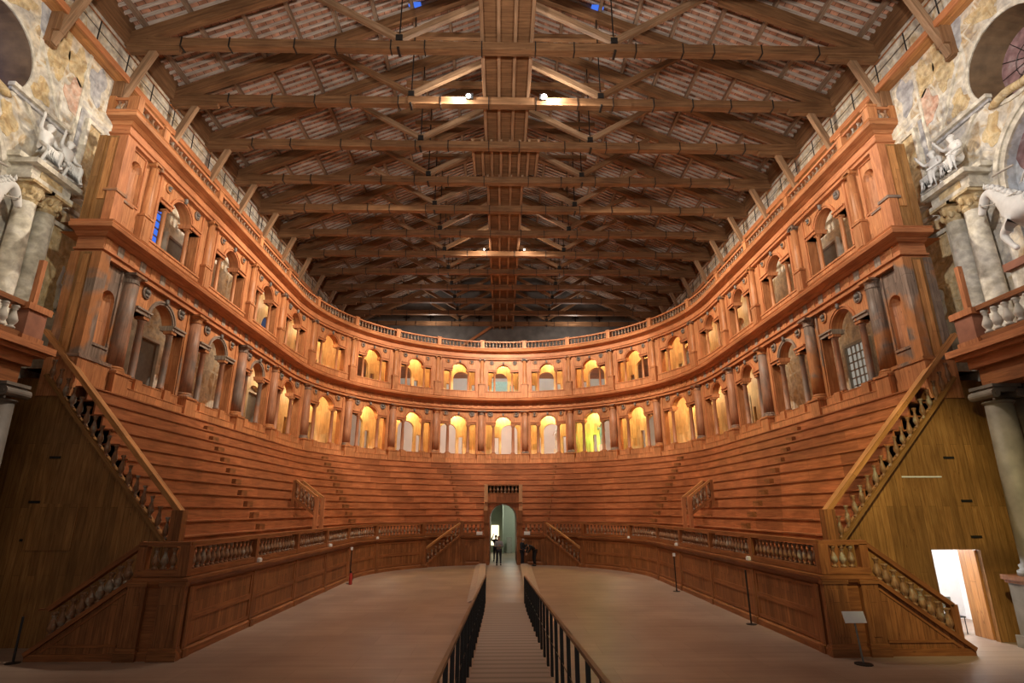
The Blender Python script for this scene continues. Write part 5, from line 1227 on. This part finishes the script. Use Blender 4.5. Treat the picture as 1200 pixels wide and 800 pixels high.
for k,y in enumerate(TR):
    lab='roof truss with braced tie beam, %s from the stage'%WORDS[k]
    if k==0: lab='roof truss nearest the stage, tie beam above the picture edge'
    if k==2: lab='roof truss carrying the two dazzling floodlights on its tie beam'
    t=thing('roof_truss',lab,'roof truss',(0,y,ZT-.2),'roof trusses')
    j=random.Random(k)
    tb=MB(); xs=[-HW,-5.2+j.uniform(-1,1),5+j.uniform(-1,1),HW]
    for a,b in zip(xs,xs[1:]): tb.beam((a-.3*(a>-HW),y,ZT-.03+j.uniform(-.02,.02)),(b,y,ZT-.03),.34+j.uniform(-.03,.03),.40)
    tb.build('tie_beam',W_ROOF,t)
    for q in range(-13,14,2): inst('iron_strap',STRAP,t,(q+j.uniform(-.4,.4),y,ZT-.03))
    for sg in (-1,1):
        MB().beam((sg*15.4,y,ZT+.22),(sg*.2,y,zroof(.2)-.05),.32,.46).beam((sg*15.2,y,ZT+.2),(sg*9.2,y,zroof(9.2)-.42),.3,.3).build('rafter',W_ROOF,t)
        MB().beam((sg*4.45,y-.02,ZT+.42),(sg*.35,y-.02,ZT+2.75),.2,.27).build('strut',W_ROOFL,t)
        MB().beam((sg*4.5,y-.02,ZT+.42),(sg*8.6,y-.02,ZT+2.9),.2,.27).build('strut',W_ROOFL if k%2 else W_ROOF,t)
        MB().tube([(sg*4.47,y-.05,ZT-.25),(sg*4.47,y-.05,zroof(4.47)-.2)],.03,6).box(sg*4.47-.05,sg*4.47+.05,y-.24,y+.24,ZT-.28,ZT-.2).box(sg*4.47-.14,sg*4.47+.14,y-.17,y+.13,ZT+.22,ZT+.5).build('iron_hanger',IRON,t)
        MB().beam((sg*15.5,y,18.7),(sg*14.42,y,21.5),.22,.26).build('wall_brace',W_ROOFL,t)
        MB().beam((sg*15.5,y,ZT-.33),(sg*13.4,y,ZT-.33),.3,.26,taper=.8).build('corbel',W_ROOF,t)
        MB().box(*sorted((sg*15.2,sg*15.6)),y-.2,y+.2,19.1,19.84,'z').box(*sorted((sg*15.42,sg*15.6)),y-.2,y+.2,18.6,19.1,'z').build('wall_post',W_ROOF,t)
    MB().beam((0,y,ZT+2.2),(0,y,zroof(0)),.3,.34,up=(0,1,0)).build('king_post',W_ROOF,t)
    MB().beam((-5.4,y+.02,zroof(5.4)-1.0),(5.4,y+.02,zroof(5.4)-1.0),.24,.28).build('collar',W_ROOF,t)
# central catwalk over the tie beams
t=thing('ceiling_catwalk','long boarded catwalk running over the tie beams at the hall centre','catwalk',(0,34,ZT+.3))
for a,b,hw_,nj in ((6,TR[3],1.02,4),(TR[3],TR[4],1.75,8),(TR[4],YBK,1.02,4)):
    for q in range(nj):
        x=-hw_+2*hw_*q/(nj-1); MB().beam((x,a,ZT+.30),(x,b,ZT+.30),.13,.22).build('joist',W_ROOFL,t)
    MB().box(-hw_-.1,hw_+.1,a,b,ZT+.41,ZT+.46,'x').build('deck',W_ROOF,t)
for sg in (-1,1): MB().box(*sorted((sg*15.42,sg*15.6)),6,YBK,21.75,23,'y').build('trim_wallplate_%s'%('left' if sg<0 else 'right'),W_ROOF,kind='structure')
# wall walkways
for sg in (-1,1):
    sd='left' if sg<0 else 'right'
    t=thing('wall_walkway','narrow boarded walkway with thin railing high along the %s wall'%sd,'walkway',(sg*15.2,32,19.8))
    x0,x1=sorted((sg*15.1,sg*15.6)); MB().box(x0,x1,6,YBK-.3,19.84,19.92,'y').build('deck',W_WALK,t)
    MB().box(*sorted((sg*15.05,sg*15.11)),6,YBK-.3,19.8,20.06,'y').build('fascia',W_TRIM,t)
    MB().tube([(sg*15.08,6,20.95),(sg*15.08,YBK-.3,20.95)],.028,6).build('handrail',W_PTR,t); MB().tube([(sg*15.08,6,20.5),(sg*15.08,YBK-.3,20.5)],.014,5).build('middle_rail',STEEL,t)
    y=7.0
    while y<YBK-1: MB().box(sg*15.08-.015,sg*15.08+.015,y-.02,y+.02,20.0,20.95).build('rail_post',STEEL,t); y+=1.63

# ------------------------------------------------------------------ lamps and small fittings
LY=TR[2]-.28
for sg in (-1,1):
    sd='left' if sg<0 else 'right'; x=sg*1.72
    t=thing('floodlight','dazzling floodlight hung on the second tie beam in view, %s of centre'%sd,'lamp',(x,LY,ZT+.2))
    MB().box(x-.16,x+.16,LY+.02,LY+.16,ZT+.02,ZT+.32).build('housing',STEEL,t); rl=.085 if sg<0 else .13
    MB().sphere((x+sg*.05,LY-.0,ZT+.17),(rl,.05,rl),12,8).build('lamp',E_LAMP,t,True)
    MB().tube([(x,LY+.1,ZT+.3),(x,LY+.28,ZT+.45)],.02,5).build('bracket',STEEL,t)
for i,(x,k) in enumerate(((-1.5,7),(1.5,7))):
    y=TR[k]-.25; t=thing('small_floodlight','small bright lamp on the far lit tie beam, %s of the catwalk'%('left' if x<0 else 'right'),'lamp',(x,y,ZT)); MB().box(x-.1,x+.1,y,y+.1,ZT+.16,ZT+.36).build('housing',STEEL,t); MB().sphere((x,y-.01,ZT+.26),(.06,.03,.06),10,6).build('lamp',E_SMALL,t,True)
for sg in (-1,1):
    sd='left' if sg<0 else 'right'
    for i,(s,nm) in enumerate(((pe[1]+.15,'nearest the front'),(pe[3]+.4,'in the middle'),(pe[5],'nearest the portal'))):
        p=ppt(fA,s,-.02,1.9,sg); MB().box(p[0]-.06,p[0]+.06,p[1]-.1,p[1]+.1,1.89,1.99).box(p[0]-.04,p[0]+.04,p[1]-.08,p[1]+.08,1.99,2.02).build('lamp_box',WHITEB,None,label='small white box lamp on the %s podium ledge, %s'%(sd,nm),cat='lamp',group='white box lamps on the podium ledge')
    p=(sg*1.62,PYC+RB*cos(math.asin(1.62/RB))+.0); MB().box(p[0]-.2,p[0]+.2,p[1]-.08,p[1]+.08,1.9,2.12).box(p[0]-.15,p[0]+.15,p[1]-.1,p[1]-.08,1.94,2.08).build('emergency_light',WHITEB,None,label='white emergency light box on the ledge just %s of the portal'%sd,cat='lamp')
def stanchion(x,y,h,lab,hose=False):
    t=thing('stanchion',lab,'stanchion',(x,y,0)); MB().lathe([(.16,0),(.16,.015),(.03,.03)],16,(x,y,0)).build('base',STEEL,t); MB().tube([(x,y,.02),(x,y,h)],.028,8).build('pole',STEEL,t)
    if hose: MB().box(x-.05,x+.05,y-.05,y+.05,h-.02,h+.12).build('head',WHITEB,t)
    return t
stanchion(-11.9,15.35,1.02,'thick black stanchion post left of the left side stair')
t=stanchion(7.85,19.6,1.62,'tall thin black pole against the right podium wall, nearer the stage'); t=stanchion(7.75,27.2,1.5,'thin black pole with pale head by the right podium wall, farther back',True)
stanchion(-7.75,30.5,1.6,'thin dark pole with pale head by the left podium wall',True)
t=thing('fire_extinguisher','red fire extinguisher standing beside the dark pole, left podium wall','fire extinguisher',(-7.6,30.1,0)); MB().lathe([(.08,0),(.085,.05),(.085,.45),(.04,.53),(.03,.56)],12,(-7.6,30.1,0)).build('cylinder',plain('red_enamel',(.35,.03,.02),.35),t,True); MB().box(-7.63,-7.57,30.06,30.14,.55,.62).tube([(-7.6,30.1,.58),(-7.48,30.05,.5),(-7.47,30.04,.2)],.012,5).build('valve_and_hose',STEEL,t)
t=thing('sign_stand','white tilted information panel on a grey stand before the right corner','sign',(8.42,14.72,0))
MB().lathe([(.2,0),(.2,.02),(.03,.04)],20,(8.42,14.72,0)).build('base',STEEL,t); MB().tube([(8.42,14.72,.03),(8.36,14.72,.95)],.022,8).build('pole',plain('grey_metal',(.2,.22,.22),.4,.5),t)
mb=MB().box(-.26,.26,-.012,.012,-.13,.13); ca,sa=cos(radians(-22)),sin(radians(-22)); mb.xf(lambda x,y,z:(8.36+x,14.70+y*ca-z*sa,1.02+y*sa+z*ca)); mb.build('panel',PAPER,t)
MB().box(-12.95,-12.6,16.2,16.8,0,.45).build('crate',W_POD,None,label='dark wooden crate low at the far left wall foot',cat='crate') if False else None

# ------------------------------------------------------------------ lighting
def spot(name,loc,tgt,e,ang=80,c=(1,.86,.68),rad=.25,blend=.6):
    l=bpy.data.lights.new(name,'SPOT'); l.energy=e; l.spot_size=radians(ang); l.spot_blend=blend; l.color=c; l.shadow_soft_size=rad
    o=bpy.data.objects.new(name,l); COL.objects.link(o); o.location=loc; d=Vector(tgt)-Vector(loc); o.rotation_euler=d.to_track_quat('-Z','Y').to_euler(); return o
def point(name,loc,e,c,rad=.1):
    l=bpy.data.lights.new(name,'POINT'); l.energy=e; l.color=c; l.shadow_soft_size=rad; o=bpy.data.objects.new(name,l); COL.objects.link(o); o.location=loc; return o
WARM=(1,.80,.58)
for sg in (-1,1):
    spot('beam_spot',(sg*2.0,TR[2]-.5,ZT-.35),(sg*13,24.5,12.3),7800,95,(1,.86,.70))
    spot('beam_spot',(sg*2.0,TR[4]+.45,ZT-.3),(sg*13,33,12.5),8000,90,(1,.84,.66))  # further spots added along the beams to light the loggia, no fixtures
    spot('beam_spot',(sg*2.0,TR[6]+.45,ZT-.3),(sg*5.5,46,12),9500,90,(1,.87,.72))
    spot('wall_spot',(sg*3.0,8,17),(sg*15.6,14.5,15.0),4200 if sg>0 else 3000,62,(1,.95,.9) if sg>0 else (1,.92,.75))
    point('beam_glow',(sg*2.2,TR[2]-.55,ZT+.1),260,(1,.92,.8),.1)
    point('beam_glow',(sg*1.6,TR[7]-1.0,ZT+.15),170,(1,.8,.6),.1)
    spot('roof_uplight',(sg*4,2,9),(sg*9,20,26),9000,75,(1,.9,.8),.4)
spot('floor_spot',(0,TR[1]-.3,ZT-.4),(0,26,0),2600,80,(1,.86,.72))
spot('end_wall_spot',(7,9,9),(11.6,17,3.2),2800,50,(1,.86,.38))
point('side_room_lamp',(12.9,18.9,2.7),260,(1,1,1),.2)
point('passage_lamp',(1.0,48.5,3.6),160,(.95,1,.85),.2)
for k in range(17):
    d=k-8; s=CENT[k]
    for st,zl in ((LO,11.5),(UP,16.3)):
        if abs(d)<=4:
            p=cmap(s,1.3,zl); point('corridor_lamp',p,300 if st is LO else 230,(1,.76,.36),.12)
        else:
            p=cmap(s,1.2,zl); point('corridor_lamp',p,26 if abs(d)>5 else 70,(1,.86,.6) if d<0 else (1,.84,.55),.12)
for x in (-9,-3,3,9):
    point('back_room_lamp',(x,50.6 if abs(x)<5 else 49.2,11.8),420,(1,.97,.9),.25); point('back_room_lamp',(x,50.6 if abs(x)<5 else 49.2,16.0),320,(.9,1,.98),.25)
p=cmap(CENT[10],1.5,8.6); point('green_lamp',cmap(CENT[10]-.6,1.4,9.2),85,(.25,1,.15),.1)
point('gable_fill',(-7,53,20.6),330,(1,.9,.8),.3); point('gable_fill',(7,53,20.6),330,(1,.9,.8),.3)  # fill lights added to lift the dark rear gable, no fixtures
w=bpy.data.worlds.new('World'); SC.world=w; w.use_nodes=True; bg=w.node_tree.nodes['Background']; bg.inputs[0].default_value=(1,.86,.72,1); bg.inputs[1].default_value=.3

# ------------------------------------------------------------------ camera
cam=bpy.data.cameras.new('Camera'); cam.sensor_width=36; cam.lens=656.06/1200*36; cam.clip_start=.05; cam.clip_end=300
co=bpy.data.objects.new('Camera',cam); COL.objects.link(co)
pt_,yw,rl=radians(16.783),radians(1.141),radians(-.088)
fw=Vector((sin(yw)*cos(pt_),cos(yw)*cos(pt_),sin(pt_))); rt=Vector((cos(yw),-sin(yw),0)); up=rt.cross(fw)
r2=rt*cos(rl)+up*sin(rl); u2=-rt*sin(rl)+up*cos(rl)
M_=Matrix((r2,u2,-fw)).transposed().to_4x4(); M_.translation=Vector((-.185,0,3.5)); co.matrix_world=M_
SC.camera=co
vs=SC.view_settings; vs.view_transform='Standard'; vs.look='None'; vs.gamma=1; vs.exposure=0.0
try: vs.use_curve_mapping=False
except Exception: pass
